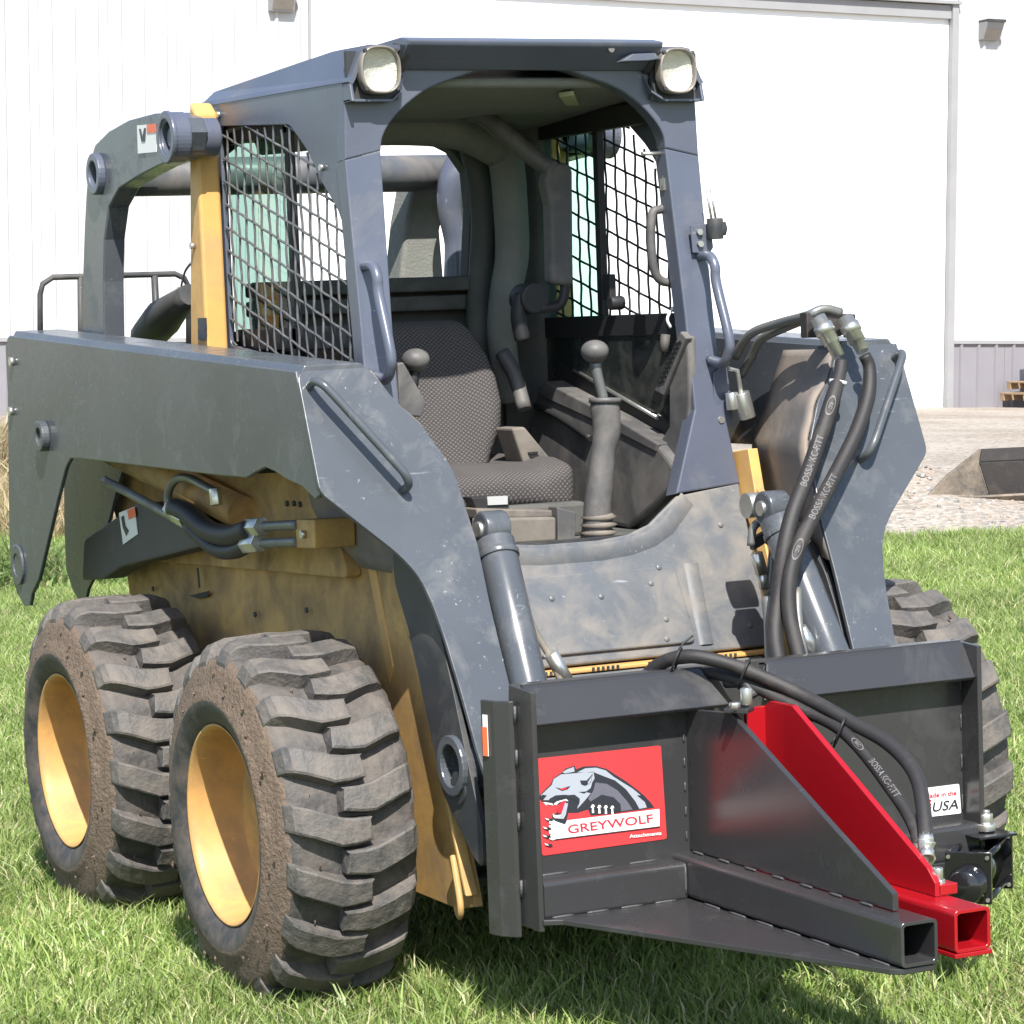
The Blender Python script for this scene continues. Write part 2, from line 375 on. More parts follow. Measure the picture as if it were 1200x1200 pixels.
# ---- wheels ---------------------------------------------------------------
def tyre_mesh():
    mb = MB(); N = 200
    # outward is local -x ; x runs 0 (outer lip) .. 0.325 (inner)
    prof = [(0.034, 0.222), (0.024, 0.227), (0.014, 0.240), (0.004, 0.266), (0.000, 0.282), (0.003, 0.294), (0.010, 0.306), (0.016, 0.330), (0.022, 0.354), (0.032, 0.374), (0.050, 0.381), (0.08, 0.382), (0.18, 0.384), (0.275, 0.382), (0.308, 0.380), (0.328, 0.372), (0.338, 0.352), (0.345, 0.32), (0.350, 0.282), (0.33, 0.25), (0.30, 0.222)]
    vs = []; fs = []
    for (x, r) in prof:
        for k in range(N):
            a = 2*math.pi*k/N; p = Vector((x, math.cos(a)*r, math.sin(a)*r))
            d = (noise.noise(p*14)*0.006+noise.noise(p*45)*0.0045+(max(0, noise.noise(p*75))*0.009 if 0.29 < r < 0.38 and x < 0.06 else 0)) if r > 0.29 else noise.noise(p*30)*0.0012
            vs.append((x+d*0.5, math.cos(a)*(r+d), math.sin(a)*(r+d)))
    for j in range(len(prof)-1):
        for k in range(N): fs.append((j*N+k, j*N+(k+1) % N, (j+1)*N+(k+1) % N, (j+1)*N+k))
    mb.add(vs, fs, True)
    nmat = [0 if j > 3 else 1 for j in range(len(prof)-1) for k in range(N)]
    for i in range(len(nmat)):
        j = i//N
        if 3 < j < 9: nmat[i] = 2      # muddy outer shoulder
    # lugs: 19 per side, chevrons interleaved
    NL = 19
    def lug(side, a0):
        # centre line: (x, arc offset, radius of top, radius of base)
        st = [(0.026, -0.006, 0.372, 0.355), (0.036, -0.002, 0.398, 0.370), (0.048, 0.003, 0.411, 0.380), (0.072, 0.011, 0.4175, 0.376), (0.105, 0.024, 0.420, 0.376), (0.135, 0.035, 0.421, 0.376), (0.165, 0.037, 0.421, 0.376), (0.208, 0.034, 0.4205, 0.376)]
        V = []; n_ = len(st)
        for i, (x, s, rt, rb) in enumerate(st):
            hw = 0.0295 if i < 6 else (0.0295-0.003*(i-5))
            xx = x if side == 0 else 0.352-x
            for (ds, r) in ((-hw-0.005, rb), (-hw-0.001, rt-0.003), (-hw+0.004, rt), (hw-0.004, rt), (hw+0.001, rt-0.003), (hw+0.005, rb)):
                an = a0+(s+ds)/0.41
                ex = (xx-0.16)*0.0
                q = Vector((xx, math.cos(an)*r, math.sin(an)*r)); d = noise.noise(q*22)*0.0028+noise.noise(q*70)*0.0008
                if i == n_-1 and r == rt: xx2 = xx-(0.006 if side == 0 else -0.006)
                else: xx2 = xx
                V.append((xx2+noise.noise(q*33+Vector((3, 1, 2)))*0.003, math.cos(an)*(r+d), math.sin(an)*(r+d)))
        F = [tuple(range(6))]+[tuple(n_*6-1-k for k in range(6))]
        for i in range(n_-1):
            for k in range(5): F.append((i*6+k, (i+1)*6+k, (i+1)*6+k+1, i*6+k+1))
        return V, F
    for i in range(NL):
        a = -2*math.pi*i/NL
        for side, off in ((0, 0.0), (1, -math.pi/NL)):
            V, F = lug(side, a+off); mb.add(V, F, False); nmat += [3]*len(F)
    # mud clods pressed on the outer shoulder
    rg = random.Random(3)
    for i in range(90):
        a = rg.uniform(0, 2*math.pi); r = rg.choice([rg.uniform(0.296, 0.345), rg.uniform(0.388, 0.396)]); x = rg.uniform(0.0, 0.016) if r < 0.36 else rg.uniform(0.05, 0.28)
        c = Vector((x, math.cos(a)*r, math.sin(a)*r)); q = rg.uniform(0.003, 0.009)
        vs = []
        for (px, py, pz) in ((1,0,0),(-1,0,0),(0,1,0),(0,-1,0),(0,0,1),(0,0,-1)):
            vs.append(c+Vector((px*0.45, py, pz))*q*rg.uniform(0.7, 1.3))
        mb.add(vs, [(0,2,4),(2,1,4),(1,3,4),(3,0,4),(2,0,5),(1,2,5),(3,1,5),(0,3,5)], False); nmat += [2]*8
    me = bpy.data.meshes.new('tyre'); me.from_pydata(mb.v, [], mb.f); me.polygons.foreach_set('use_smooth', mb.sm)
    for k in ('rubber', 'sidewall', 'mud', 'lug'): me.materials.append(M[k])
    me.polygons.foreach_set('material_index', nmat)
    bm = bmesh.new(); bm.from_mesh(me); bmesh.ops.recalc_face_normals(bm, faces=bm.faces); bm.to_mesh(me); bm.free()
    return me
TY = tyre_mesh()
rimb = MB().lathe([(0.022, 0.2265), (0.019, 0.229), (0.020, 0.224), (0.028, 0.219), (0.045, 0.216), (0.09, 0.213), (0.135, 0.206), (0.165, 0.192), (0.180, 0.165), (0.186, 0.10), (0.188, 0.0)], (0, 0, 0), X3, Y3, n=64)
RIMM = rimb.build('wheel', 'rim', None); RM = RIMM.data; bpy.data.objects.remove(RIMM)
vb = MB(); vb.cyl((0.17, 0.02, 0.170), (0.145, 0.02, 0.155), 0.006, 10)
VM = vb.build('valve_stem', 'rubber_black'); VMM = VM.data; bpy.data.objects.remove(VM)
XLIP, ZAX, WB = 0.930, 0.405, 1.161
wi = 0
for sgn in (-1, 1):
    for yy in (0.0, WB):
        wh = link(bpy.data.objects.new('wheel', RM), ss); wh.location = (sgn*XLIP+(0.07 if sgn > 0 else 0), yy, ZAX); wh.scale = (-sgn*1.0, 1, 1)
        wh.rotation_euler = (0.13*wi, 0, 0); wi += 1
        ty = link(bpy.data.objects.new('tyre', TY), wh); link(bpy.data.objects.new('valve_stem', VMM), wh)

# ---- chassis ---------------------------------------------------------------
XC = -0.525
side = [Vector((0, y, z)) for y, z in ((1.70, 1.14), (1.72, 0.86), (1.66, 0.60), (1.52, 0.24), (-0.40, 0.235), (-0.49, 0.255), (-0.475, 0.30), (-0.33, 0.66), (-0.24, 0.83), (-0.10, 1.0), (0.10, 1.16))]
plate('chassis_side', 'yellow', [p+X3*XC for p in side], (-1, 0, 0), 0.02, ss)
plate('chassis_side', 'yellow', [p-X3*XC for p in side], (1, 0, 0), 0.02, ss)
cb = MB(); cb.box((-0.50, 1.60, 0.26), (0.50, 1.70, 1.10)); cb.box((-0.50, -0.33, 0.26), (0.50, 1.62, 0.28)); cb.box((-0.50, -0.30, 0.30), (0.50, -0.24, 0.60))
cb.build('belly_plate', 'darkpaint', ss)
# front edge flange of the chassis, bent outward, and its lower hook
fl = MB()
for s in (-1, 1):
    for a, b in (((-0.245, 0.82), (-0.345, 0.64)), ((-0.345, 0.64), (-0.49, 0.28))):
        fl.hexa([(s*0.525, a[0], a[1]), (s*0.545, a[0], a[1]), (s*0.545, a[0]+0.012, a[1]), (s*0.515, a[0]+0.012, a[1])],
                [(s*0.515, b[0], b[1]), (s*0.545, b[0], b[1]), (s*0.545, b[0]+0.012, b[1]), (s*0.515, b[0]+0.012, b[1])])
    fl.tube([(s*0.545, -0.43, 0.36), (s*0.56, -0.49, 0.27), (s*0.555, -0.475, 0.235), (s*0.545, -0.44, 0.25)], 0.008, 8)
fl.build('front_flange', 'yellow', ss, 0.003)
# axle housings
ax = MB()
for s in (-1, 1):
    for yy in (0, WB): ax.cyl((s*0.50, yy, ZAX), (s*0.66, yy, ZAX), 0.11, 28); ax.cyl((s*0.66, yy, ZAX), (s*0.80, yy, ZAX), 0.16, 28)
ax.build('axle_housing', 'yellow', ss)
# upper side sheet of the chassis standing proud under the arm
for s in (-1, 1):
    q = on('x', -0.562, (118, 540), (335, 520), (360, 565), (388, 615), (402, 650), (408, 678), (300, 668), (148, 655))
    plate('upper_side_sheet', 'yellow', rounded([Vector((s*0.562, p.y, p.z)) for p in q], 0.03), (s, 0, 0), 0.036, ss, bevel=0.003)
# rear hood behind the cab
hd = MB(); hd.hexa([(-0.46, 1.06, 1.05), (0.46, 1.06, 1.05), (0.46, 1.95, 0.95), (-0.46, 1.95, 0.95)], [(-0.44, 1.06, 1.42), (0.44, 1.06, 1.42), (0.40, 1.90, 1.30), (-0.40, 1.90, 1.30)])
hd.build('engine_hood', 'darkpaint', ss, 0.03, 3)
# yellow tower uprights beside the cab
for s in (-1, 1):
    ybt, ybb = on('x', -0.535, (223, 150)).y, on('x', -0.535, (222, 395)).y+0.06
    tw = MB(); tw.hexa([(s*0.475, 0.955, 1.0), (s*0.535, 0.955, 1.0), (s*0.535, ybb, 1.0), (s*0.475, ybb, 1.0)],
                       [(s*0.475, 0.955, 2.055), (s*0.535, 0.955, 2.055), (s*0.535, ybt, 2.085), (s*0.475, ybt, 2.085)])
    to = tw.build('tower_upright', 'yclean' if s < 0 else 'yclean', ss, 0.008)
    if s < 0:
        b = MB()
        for k in range(2):
            c = on('x', -0.536, (238, 379+k*13)); b.obox(c+Vector((-0.002, 0, 0)), (0.002, 0, 0), (0, 0.028, 0), (0, 0, 0.014))
        b.build('label_plate', 'ink', to)
        q = MB(); q.cyl(on('x', -0.536, (228, 288)), on('x', -0.536, (228, 288))-X3*0.012, 0.008, 10); q.build('bolt', 'zinc', to)

sb_ = MB(); q = on('x', -0.5455, (231, 665), (233, 665), (235, 689), (233, 689)); sb_.prism(q, (-0.0015, 0, 0)); q = on('x', -0.5355, (222, 698), (246, 692), (243, 699), (232, 701)); sb_.prism(q, (-0.0015, 0, 0)); sb_.build('access_slot', 'rubber_black', ss)
nb = MB()
for p in ((337, 590), (345, 590), (352, 591), (180, 690), (300, 720), (360, 715)): c = on('x', -0.563 if p[1] < 600 else -0.5355, p); nb.cyl(c, c-X3*0.005, 0.007, 8)
nb.build('bolt', 'darkpaint', ss)
# ---- loader arms ------------------------------------------------------------
XO, XI = 0.775, 0.600
sidepoly = [(1.905, 1.513), (-0.222, 1.412), (-0.328, 1.150), (-0.300, 1.140), (-0.231, 1.165), (-0.150, 1.176), (-0.076, 1.192), (-0.02, 1.200), (0.037, 1.188), (0.10, 1.172), (0.30, 1.172),
            (1.304, 1.182), (1.39, 1.180), (1.435, 1.157), (1.527, 1.065), (1.743, 0.832), (1.818, 0.785), (1.845, 0.750), (1.90, 0.745), (1.96, 0.775), (2.009, 0.83), (2.005, 0.95), (1.94, 1.35), (1.935, 1.48)]
FN = Vector((0, -1, 0.428)).normalized(); FP = Vector((0.774, -0.227, 1.412))
front_L = [(347.5, 435), (375, 577.5), (430, 620), (468, 650), (490, 675), (505, 710), (520, 760), (548, 842), (562, 900), (571, 960), (600, 960), (600, 808), (572, 650), (550, 600), (541, 578), (530, 548), (494, 490), (470, 487), (440, 437), (431.7, 431)]
fl_pts = onp(FN, FP*Vector((-1, 1, 1)) if False else Vector((-0.774, -0.227, 1.412)), *front_L)
# inner edge symmetrised: the inner edge leans from (0.605,top) to (0.44,bottom)
outer_edge = [(0.774, 1.412), (0.778, 1.157), (0.690, 1.076), (0.626, 1.017), (0.590, 0.968), (0.573, 0.907), (0.562, 0.830), (0.552, 0.720), (0.545, 0.606), (0.535, 0.520), (0.525, 0.430)]
inner_edge = [(0.425, 0.430), (0.436, 0.722), (0.440, 0.90), (0.438, 1.03), (0.448, 1.115), (0.458, 1.19), (0.486, 1.243), (0.512, 1.290), (0.556, 1.335), (0.60, 1.404), (0.612, 1.414)]
def onfront(x, z, off=0.0):
    return Vector((x, -0.227-(1.412-z)*0.428, z)) + FN*off
for s in (-1, 1):
    arm = plate('loader_arm', 'paint', rounded([Vector((s*XO, y, z)) for y, z in sidepoly], [0.03, 0.0, 0.01]+[0]*4+[0]*6+[0.03]+[0]*3+[0.0]*7), (s, 0, 0), 0.012, ss, bevel=0.003,
                label='left hand green-grey loader arm' if False else None)
    plate('arm_inner_plate', 'paint', [Vector((s*XI, y, z)) for y, z in [p for p in sidepoly]], (-s, 0, 0), 0.010, arm)
    # top and bottom closing plates with chamfered shoulders
    tb = MB()
    def zt(y): return 1.412+(y+0.222)*(1.513-1.412)/2.127
    ya, yb = -0.222, 1.90
    secs = []
    for y in (ya, yb):
        z = zt(y); secs.append([(s*(XO+0.001), y, z-0.026), (s*(XO-0.022), y, z+0.012), (s*(XI+0.02), y, z+0.012), (s*(XI-0.001), y, z-0.012), (s*(XI+0.012), y, z-0.024), (s*(XO-0.014), y, z-0.034)])
    tb.hexa(secs[0], secs[1])
    tb.build('arm_top_plate', 'paint', arm, 0.003)
    bb = MB(); bb.hexa([(s*(XO-0.013), 0.10, 1.180), (s*(XI+0.011), 0.10, 1.180), (s*(XI+0.011), 1.30, 1.19), (s*(XO-0.013), 1.30, 1.19)], [(s*(XO-0.013), 0.10, 1.190), (s*(XI+0.011), 0.10, 1.190), (s*(XI+0.011), 1.30, 1.20), (s*(XO-0.013), 1.30, 1.20)])
    bb.build('arm_bottom_plate', 'darkpaint', arm)
    # front plate of the knee and leg
    pts = [onfront(s*x, z) for x, z in outer_edge+inner_edge]
    rad = [0.025, 0.02]+[0.03]*8+[0]+[0]+[0.02]*8+[0.03, 0.02]
    rad = rad[:len(pts)] + [0]*(len(pts)-len(rad))
    fp = plate('arm_front_plate', 'paint', rounded(pts, rad, 4), FN, 0.012, arm, bevel=0.002)
    # leg box behind the front plate (side with pivot hole)
    legp = [(-0.205, 1.02), (-0.342, 0.962), (-0.402, 0.902), (-0.44, 0.83), (-0.49, 0.72), (-0.535, 0.606), (-0.605, 0.44), (-0.60, 0.36), (-0.56, 0.375), (-0.41, 0.50), (-0.385, 0.57), (-0.33, 0.70), (-0.27, 0.84), (-0.205, 0.94)]
    hc = Vector((s*0.556, -0.480, 0.565)); hole = [hc+Vector((0, math.cos(a)*0.045, math.sin(a)*0.045)) for a in [2*math.pi*k/24 for k in range(24)]]
    plate('leg_side_plate', 'darkpaint', rounded([Vector((s*0.556, y, z)) for y, z in legp], 0.02), (s, 0, 0), 0.014, arm, holes=[hole])
    plate('leg_side_plate', 'darkpaint', rounded([Vector((s*0.44, y, z)) for y, z in legp], 0.02), (-s, 0, 0), 0.014, arm)
    MB().ring(hc+X3*s*0.012, hc-X3*s*0.05, 0.066, 0.045).build('pivot_boss', 'paint', arm, 0.003)
    MB().prism([(s*0.546, -0.205, 1.02), (s*0.546, -0.205, 0.94), (s*0.546, -0.27, 0.84), (s*0.546, -0.33, 0.70), (s*0.546, -0.385, 0.57), (s*0.546, -0.40, 0.57), (s*0.546, -0.345, 0.70), (s*0.546, -0.285, 0.84), (s*0.546, -0.222, 0.94), (s*0.546, -0.222, 1.02)], (-s*0.10, 0, 0)).build('leg_rear_plate', 'darkpaint', arm)
    # angled inner cheek between knee plate and the arm box
    ck = [(s*0.458, -0.321+0.014, 1.19), (s*0.486, -0.299+0.014, 1.243), (s*0.512, -0.279+0.014, 1.29), (s*0.556, -0.262+0.014, 1.335), (s*0.598, -0.231+0.014, 1.404)]
    rr = [(s*0.60, 0.157, 1.157), (s*0.60, 0.135, 1.205), (s*0.60, 0.09, 1.27), (s*0.60, 0.045, 1.34), (s*0.60, 0.0, 1.405)]
    lo1 = (s*0.446, -0.357+0.014, 1.11); lo2 = (s*0.60, 0.113, 1.075); lo3 = (s*0.440, -0.44+0.014, 0.93); lo4 = (s*0.55, -0.02, 0.96)
    A = [lo3, lo1]+ck; Bp = [lo4, lo2]+rr
    cm = MB(); A2, _ = crom([Vector(p) for p in A], [1]*len(A), 4); B2, _ = crom([Vector(p) for p in Bp], [1]*len(Bp), 4); nb_ = 9; V = []
    for i in range(len(A2)):
        for j in range(nb_): V.append(A2[i].lerp(B2[i], j/(nb_-1)))
    cm.add(V, [(i*nb_+j, i*nb_+j+1, (i+1)*nb_+j+1, (i+1)*nb_+j) for i in range(len(A2)-1) for j in range(nb_-1)], True)
    co = cm.build('arm_cheek', 'cheek', arm); so_ = co.modifiers.new('thick', 'SOLIDIFY'); so_.thickness = 0.008; so_.offset = 0
    # handle on the knee plate
    hb = MB(); a0, a1 = onfront(s*0.752, 1.378), onfront(s*0.585, 1.150)
    dd = (a1-a0).normalized()
    hb.tube([a0-FN*0.005, a0+FN*0.030, a0+dd*0.018+FN*0.048, a0+dd*0.05+FN*0.052, a0+dd*0.16+FN*0.052, a1-dd*0.05+FN*0.052, a1-dd*0.018+FN*0.048, a1+FN*0.030, a1-FN*0.005], 0.0095, 12)
    hb.build('grab_handle', 'paint', arm)
    # pins of the rear
    for (y, z, r, t) in ((1.600, 1.236, 0.042, 0.022), (1.925, 0.862, 0.058, 0.008)):
        pb = MB(); pb.ring((s*(XO+0.0), y, z), (s*(XO+t), y, z), r, r*0.55); pb.cyl((s*(XO+0.0), y, z), (s*(XO+t*0.6), y, z), r*0.56, 20); pb.build('pivot_pin', 'paint', arm, 0.003)
    nb = MB()
    for (y, z) in ((1.862, 1.44), (1.90, 1.30)): nb.cyl((s*XO, y, z), (s*(XO+0.012), y, z), 0.014, 6)
    nb.build('bolt', 'zinc', arm)

# rear upper arches with their cross tube
archo = on('x', -0.602, (96, 430), (96, 375), (97, 320), (99, 262), (101, 225), (104, 193), (111, 170), (127, 154), (150, 141), (180, 133), (198, 132), (212, 138), (218, 155), (215, 176), (206, 187), (184, 195), (161, 207), (139, 221), (127, 243), (122, 281), (121, 330), (122, 394), (123, 430))
arch = [(p.y, p.z) for p in archo]
hubc = on('x', -0.625, (198, 161)); bosc = on('x', -0.612, (112, 204))
for s in (-1, 1):
    po = [Vector((s*0.602, y, z)) for y, z in arch]
    ar = plate('rear_arch', 'paint', po, (s, 0, 0), 0.060, ss, bevel=0.004)
    MB().ring((s*0.600, bosc.y, bosc.z), (s*0.622, bosc.y, bosc.z), 0.056, 0.034).build('arch_boss', 'cab', ar, 0.004)
    bs = MB(); hy, hz_ = hubc.y, hubc.z; bs.ring((s*0.632, hy, hz_), (s*0.585, hy, hz_), 0.063, 0.038, 40); bs.cyl((s*0.622, hy, hz_), (s*0.50, hy, hz_), 0.026, 20); bs.ring((s*0.637, hy, hz_), (s*0.624, hy, hz_), 0.066, 0.044, 40); bs.cyl((s*0.585, hy, hz_), (s*0.50, hy, hz_), 0.048, 32)
    bs.build('pivot_hub', 'cab', ar, 0.004)
    if s < 0:
        c = [on('x', -0.604, p) for p in ((161, 147), (183, 145), (184, 178), (162, 180))]
        d = MB().prism(c, (-0.0012, 0, 0)).build('warning_sticker', 'white', ar)
        c2 = [on('x', -0.606, p) for p in ((172, 146), (183, 145), (183.2, 155), (172.3, 156))]
        MBo = MB(); MBo.prism(c2, (-0.0006, 0, 0)).build('warning_mark', 'orange', ar)
        c3 = [on('x', -0.606, p) for p in ((163, 151), (165, 151), (167, 160), (169, 150), (171, 150), (170, 166), (166, 166))]
        MB().prism(c3, (-0.0006, 0, 0)).build('pictogram', 'ink', ar)
MB().cyl((-0.56, bosc.y, bosc.z-0.01), (0.56, bosc.y, bosc.z-0.01), 0.052, 32).build('cross_tube', 'cowl', ss)

# lower rear links
for s in (-1, 1):
    q = [Vector((s*0.645, p.y, p.z)) for p in on('x', -0.645, (98, 632), (161, 589), (215, 598), (238, 640), (200, 650), (142, 664), (120, 679), (96, 680))]
    lo = plate('lower_link', 'darkpaint', rounded(q, 0.02), (s, 0, 0), 0.07, ss, bevel=0.006)
    if s < 0:
        X_ = -0.6465
        c = [on('x', X_, p) for p in ((140, 601), (158, 594), (162, 626), (145, 638))]
        MB().prism(c, (-0.002, 0, 0)).build('warning_sticker', 'white', lo)
        c = [on('x', X_-0.003, p) for p in ((149, 598), (158, 594.5), (159.5, 605), (151, 609))]
        MB().prism(c, (-0.0006, 0, 0)).build('warning_mark', 'orange', lo)
        c = [on('x', X_-0.003, p) for p in ((142, 606), (145, 604), (147, 616), (151, 622), (148, 628), (144, 618))]
        MB().prism(c, (-0.0006, 0, 0)).build('pictogram', 'ink', lo)
# lift cylinders under the arms and the hydraulic lines
for s in (-1, 1):
    lc = MB(); lc.cyl((s*0.60, 1.56, 1.19), (s*0.585, 0.62, 1.055), 0.042, 24); o = lc.build('lift_cylinder', 'yellow', ss)
    MB().cyl((s*0.60, 1.56, 1.19), (s*0.605, 1.80, 1.225), 0.022, 16).build('piston_rod', 'chrome', o)
P = lambda x, *pp: [on('x', x, p) for p in pp]
MB().tube(P(-0.665, (122, 563), (150, 577), (185, 596), (222, 617)), 0.0125, 10).build('steel_line', 'steelline', ss)
hz = MB(); hz.tube(P(-0.67, (205, 596), (222, 603), (245, 622), (272, 628), (296, 620)), 0.027, 14); hz.tube(P(-0.67, (222, 617), (238, 632), (255, 645), (275, 646), (292, 638)), 0.019, 14)
hz.build('hydraulic_hose', 'rubber_black', ss)
sl_ = MB(); sl_.tube(P(-0.67, (199, 602), (197, 580), (205, 563), (220, 560), (240, 570), (253, 577)), 0.011, 10)
sl_.tube(P(-0.66, (300, 617), (325, 616), (350, 615)), 0.012, 10); sl_.tube(P(-0.66, (296, 637), (325, 636), (350, 635)), 0.012, 10)
sl_.build('steel_line', 'steelline', ss)
ft = MB()
for a, b, r in (((199, 596), (213, 606), 0.022), ((206, 601), (220, 609), 0.025), ((293, 618), (307, 617), 0.024), ((289, 638), (304, 636), 0.024), ((252, 572), (254, 592), 0.016)):
    p = P(-0.67, a, b); ft.cyl(p[0], p[1], r, 6)
ft.build('hose_fitting', 'zinc', ss, 0.002)
bk = MB(); q = P(-0.665, (346, 609), (368, 609), (369, 643), (347, 642)); bk.prism(q, (0.10, 0, 0)); bko = bk.build('line_bracket', 'yellow', ss, 0.003)
q = P(-0.602, (357, 626)); c = on('x', -0.666, (357, 626)); MB().cyl(c, c-X3*0.010, 0.010, 6).build('bolt', 'zinc', bko)
# dark boot and cable behind the tower
bt = MB(); bt.tube([on('x', -0.35, (172, 395)), on('x', -0.35, (192, 372)), on('x', -0.35, (222, 345))], [0.05, 0.055, 0.03], 14); bt.build('exhaust_boot', 'darkpaint', ss)
MB().tube([on('x', -0.35, p) for p in ((205, 345), (212, 335), (217, 318), (224, 308))], 0.0035, 6).build('cable', 'hosetext', ss)
MB().tube([on('x', -0.35, p) for p in ((203, 350), (208, 341), (212, 333))], [0.016, 0.014, 0.006], 10).build('cable_boot', 'white', ss)

# rear guard rail above the engine hood
gr_ = on('y', 2.05, (47, 420), (47, 345), (50, 333), (62, 325), (150, 322.5), (205, 321), (216, 326), (221, 336), (221, 430))
b = MB(); b.tube(gr_, 0.0085, 8, smooth_path=False); gro = b.build('guard_rail', 'darkpaint', ss)
a = on('y', 2.05, (181, 323), (186, 430)); b = MB(); b.tube([a[0], a[1]], 0.011, 8, smooth_path=False); b.build('upright', 'darkpaint', gro)
a = on('y', 2.05, (94, 324), (95, 430)); b = MB(); b.tube([a[0], a[1]], 0.009, 8, smooth_path=False); b.build('upright', 'darkpaint', gro)
# ================================================================== CAB
def yl(z): return 0.164-(1.885-z)*0.13      # front face of the lower posts
XS = 0.467
# front frame: upper piece with the arch, lower posts
YU = 0.164
archpx = [(447.6,176),(450.6,157.5),(460,139),(479,120),(505,105),(539,92),(569,80.6),(610,75),(647.5,77.6),(685,87),(722.5,101),(749,122),(767.5,142.5),(779,161),(780.6,174)]
apts = on('y', YU, *archpx)
half = []
n_ = len(apts)
for i in range(8):      # symmetrise the arch
    a, b = apts[i], apts[n_-1-i]; x = (abs(a.x)+abs(b.x))/2 if i < 7 else 0; half.append((x, (a.z+b.z)/2))
hx = [0.378, 0.374, 0.352, 0.315, 0.265, 0.20, 0.12, 0.0]
top_loop = [Vector((-x, YU, z)) for (x, z) in half] + [Vector((x, YU, z)) for (x, z) in reversed(half[:-1])]
top_loop, _ = crom(top_loop, [1]*len(top_loop), 4)
xin = half[0][0]
outer_up = [Vector((-0.471, YU, 1.883)), Vector((-0.466, YU, 2.015)), Vector((-0.466, YU, 2.06)), Vector((-0.44, YU, 2.115)), Vector((0.44, YU, 2.115)), Vector((0.466, YU, 2.06)), Vector((0.466, YU, 2.015)), Vector((0.471, YU, 1.883))]
ff = plate('cab_front_frame', 'cab', outer_up + list(reversed(top_loop)), (0, -1, 0), 0.045, ss, bevel=0.004)
for s in (-1, 1):
    nrm = Vector((0, -1, 0.13)).normalized()
    xs = [(0.471, 1.8835), (0.471, 1.50), (0.474, 1.27), (0.500, 1.085), (0.318, 1.070), (0.392, 1.27), (0.390, 1.50), (xin, half[0][1])]
    po = plate('cab_post', 'cab', [Vector((s*x, yl(z), z)) for x, z in (xs if s > 0 else xs)], nrm, 0.055, ss, bevel=0.004)
    # grab handle on the post
    b0, b1 = Vector((s*0.447, 0.147, 1.640)), Vector((s*0.447, 0.098, 1.388))
    h = [b0, b0+Vector((0, -0.06, -0.002)), b0+Vector((0, -0.085, -0.028)), b0+Vector((0, -0.090, -0.07)), b1+Vector((0, -0.092, 0.055)), b1+Vector((0, -0.088, 0.016)), b1+Vector((0, -0.06, -0.008)), b1]
    MB().tube(h, 0.0125, 12).build('grab_handle', 'cab', po)
    # light housing: ledge, pocket walls, lens
    lh = MB()
    z0 = 2.012
    led = [(s*0.466, 0.128, z0), (s*0.36, 0.128, z0), (s*0.330, 0.140, z0+0.022), (s*0.318, 0.160, z0+0.06)]
    for i in range(3):
        a, b = led[i], led[i+1]
        lh.hexa([a, b, (b[0], 0.168, b[2]), (a[0], 0.168, a[2])], [(a[0], a[1], a[2]+0.006), (b[0], b[1], b[2]+0.006), (b[0], 0.168, b[2]+0.006), (a[0], 0.168, a[2]+0.006)])
    lo = lh.build('lamp_housing', 'cab', ss, 0.002)
    pk = MB(); pk.box((s*0.462, 0.150, z0+0.006), (s*0.335, 0.1635, 2.128)); pk.build('lamp_recess', 'darkpaint', lo)
    sd = MB(); sd.hexa([(s*0.466, 0.118, z0), (s*0.458, 0.118, z0), (s*0.458, 0.17, z0), (s*0.466, 0.17, z0)], [(s*0.466, 0.130, 2.055), (s*0.458, 0.130, 2.055), (s*0.458, 0.17, 2.055), (s*0.466, 0.17, 2.055)])
    sd.build('lamp_cheek', 'cab', lo, 0.002)
    c = Vector((s*0.392, 0.139, 2.083))
    def rsq(hw, hh, p=2.7, n=40):
        out = []
        for k in range(n):
            a = 2*math.pi*k/n; ca, sa = math.cos(a), math.sin(a); r = (abs(ca)**p+abs(sa)**p)**(-1/p); out.append((ca*r*hw, sa*r*hh))
        return out
    bz = MB(); o1, o2 = rsq(0.051, 0.055), rsq(0.0445, 0.0485); n = 40; vs = []
    for lp, y in ((o1, 0.0), (o1, -0.022), (rsq(0.048, 0.052), -0.030), (o2, -0.026), (o2, -0.010)): vs += [c+Vector((x, y, z)) for x, z in lp]
    bz.add(vs, [(j*n+k, j*n+(k+1) % n, (j+1)*n+(k+1) % n, (j+1)*n+k) for j in range(4) for k in range(n)], True)
    wl = bz.build('work_light', 'lens_bezel', ss)
    rf = MB(); vs = []; 
    for f, y in ((1, -0.012), (0.7, -0.002), (0.35, 0.004)): vs += [c+Vector((x*f, y, z*f)) for x, z in o2]
    vs.append(c+Vector((0, 0.006, 0)))
    rf.add(vs, [(j*n+k, j*n+(k+1) % n, (j+1)*n+(k+1) % n, (j+1)*n+k) for j in range(2) for k in range(n)]+[(2*n+k, 2*n+(k+1) % n, 3*n) for k in range(n)], True)
    rf.build('reflector', 'lamp_reflector', wl)
    gl = MB(); vs = []
    for f, y in ((1, -0.020), (0.8, -0.027), (0.45, -0.031)): vs += [c+Vector((x*f, y, z*f)) for x, z in o2]
    vs.append(c+Vector((0, -0.032, 0)))
    gl.add(vs, [(j*n+k, j*n+(k+1) % n, (j+1)*n+(k+1) % n, (j+1)*n+k) for j in range(2) for k in range(n)]+[(2*n+k, 2*n+(k+1) % n, 3*n) for k in range(n)], True)
    gl.build('lens', 'glass_lamp', wl)
    sc = MB()
    for dx, dz in ((-1, 1), (1, 1), (-1, -1), (1, -1)): q = c+Vector((dx*0.039, -0.022, dz*0.043)); sc.cyl(q, q+Vector((0, -0.008, 0)), 0.0045, 8)
    sc.build('screw', 'darkpaint', wl)

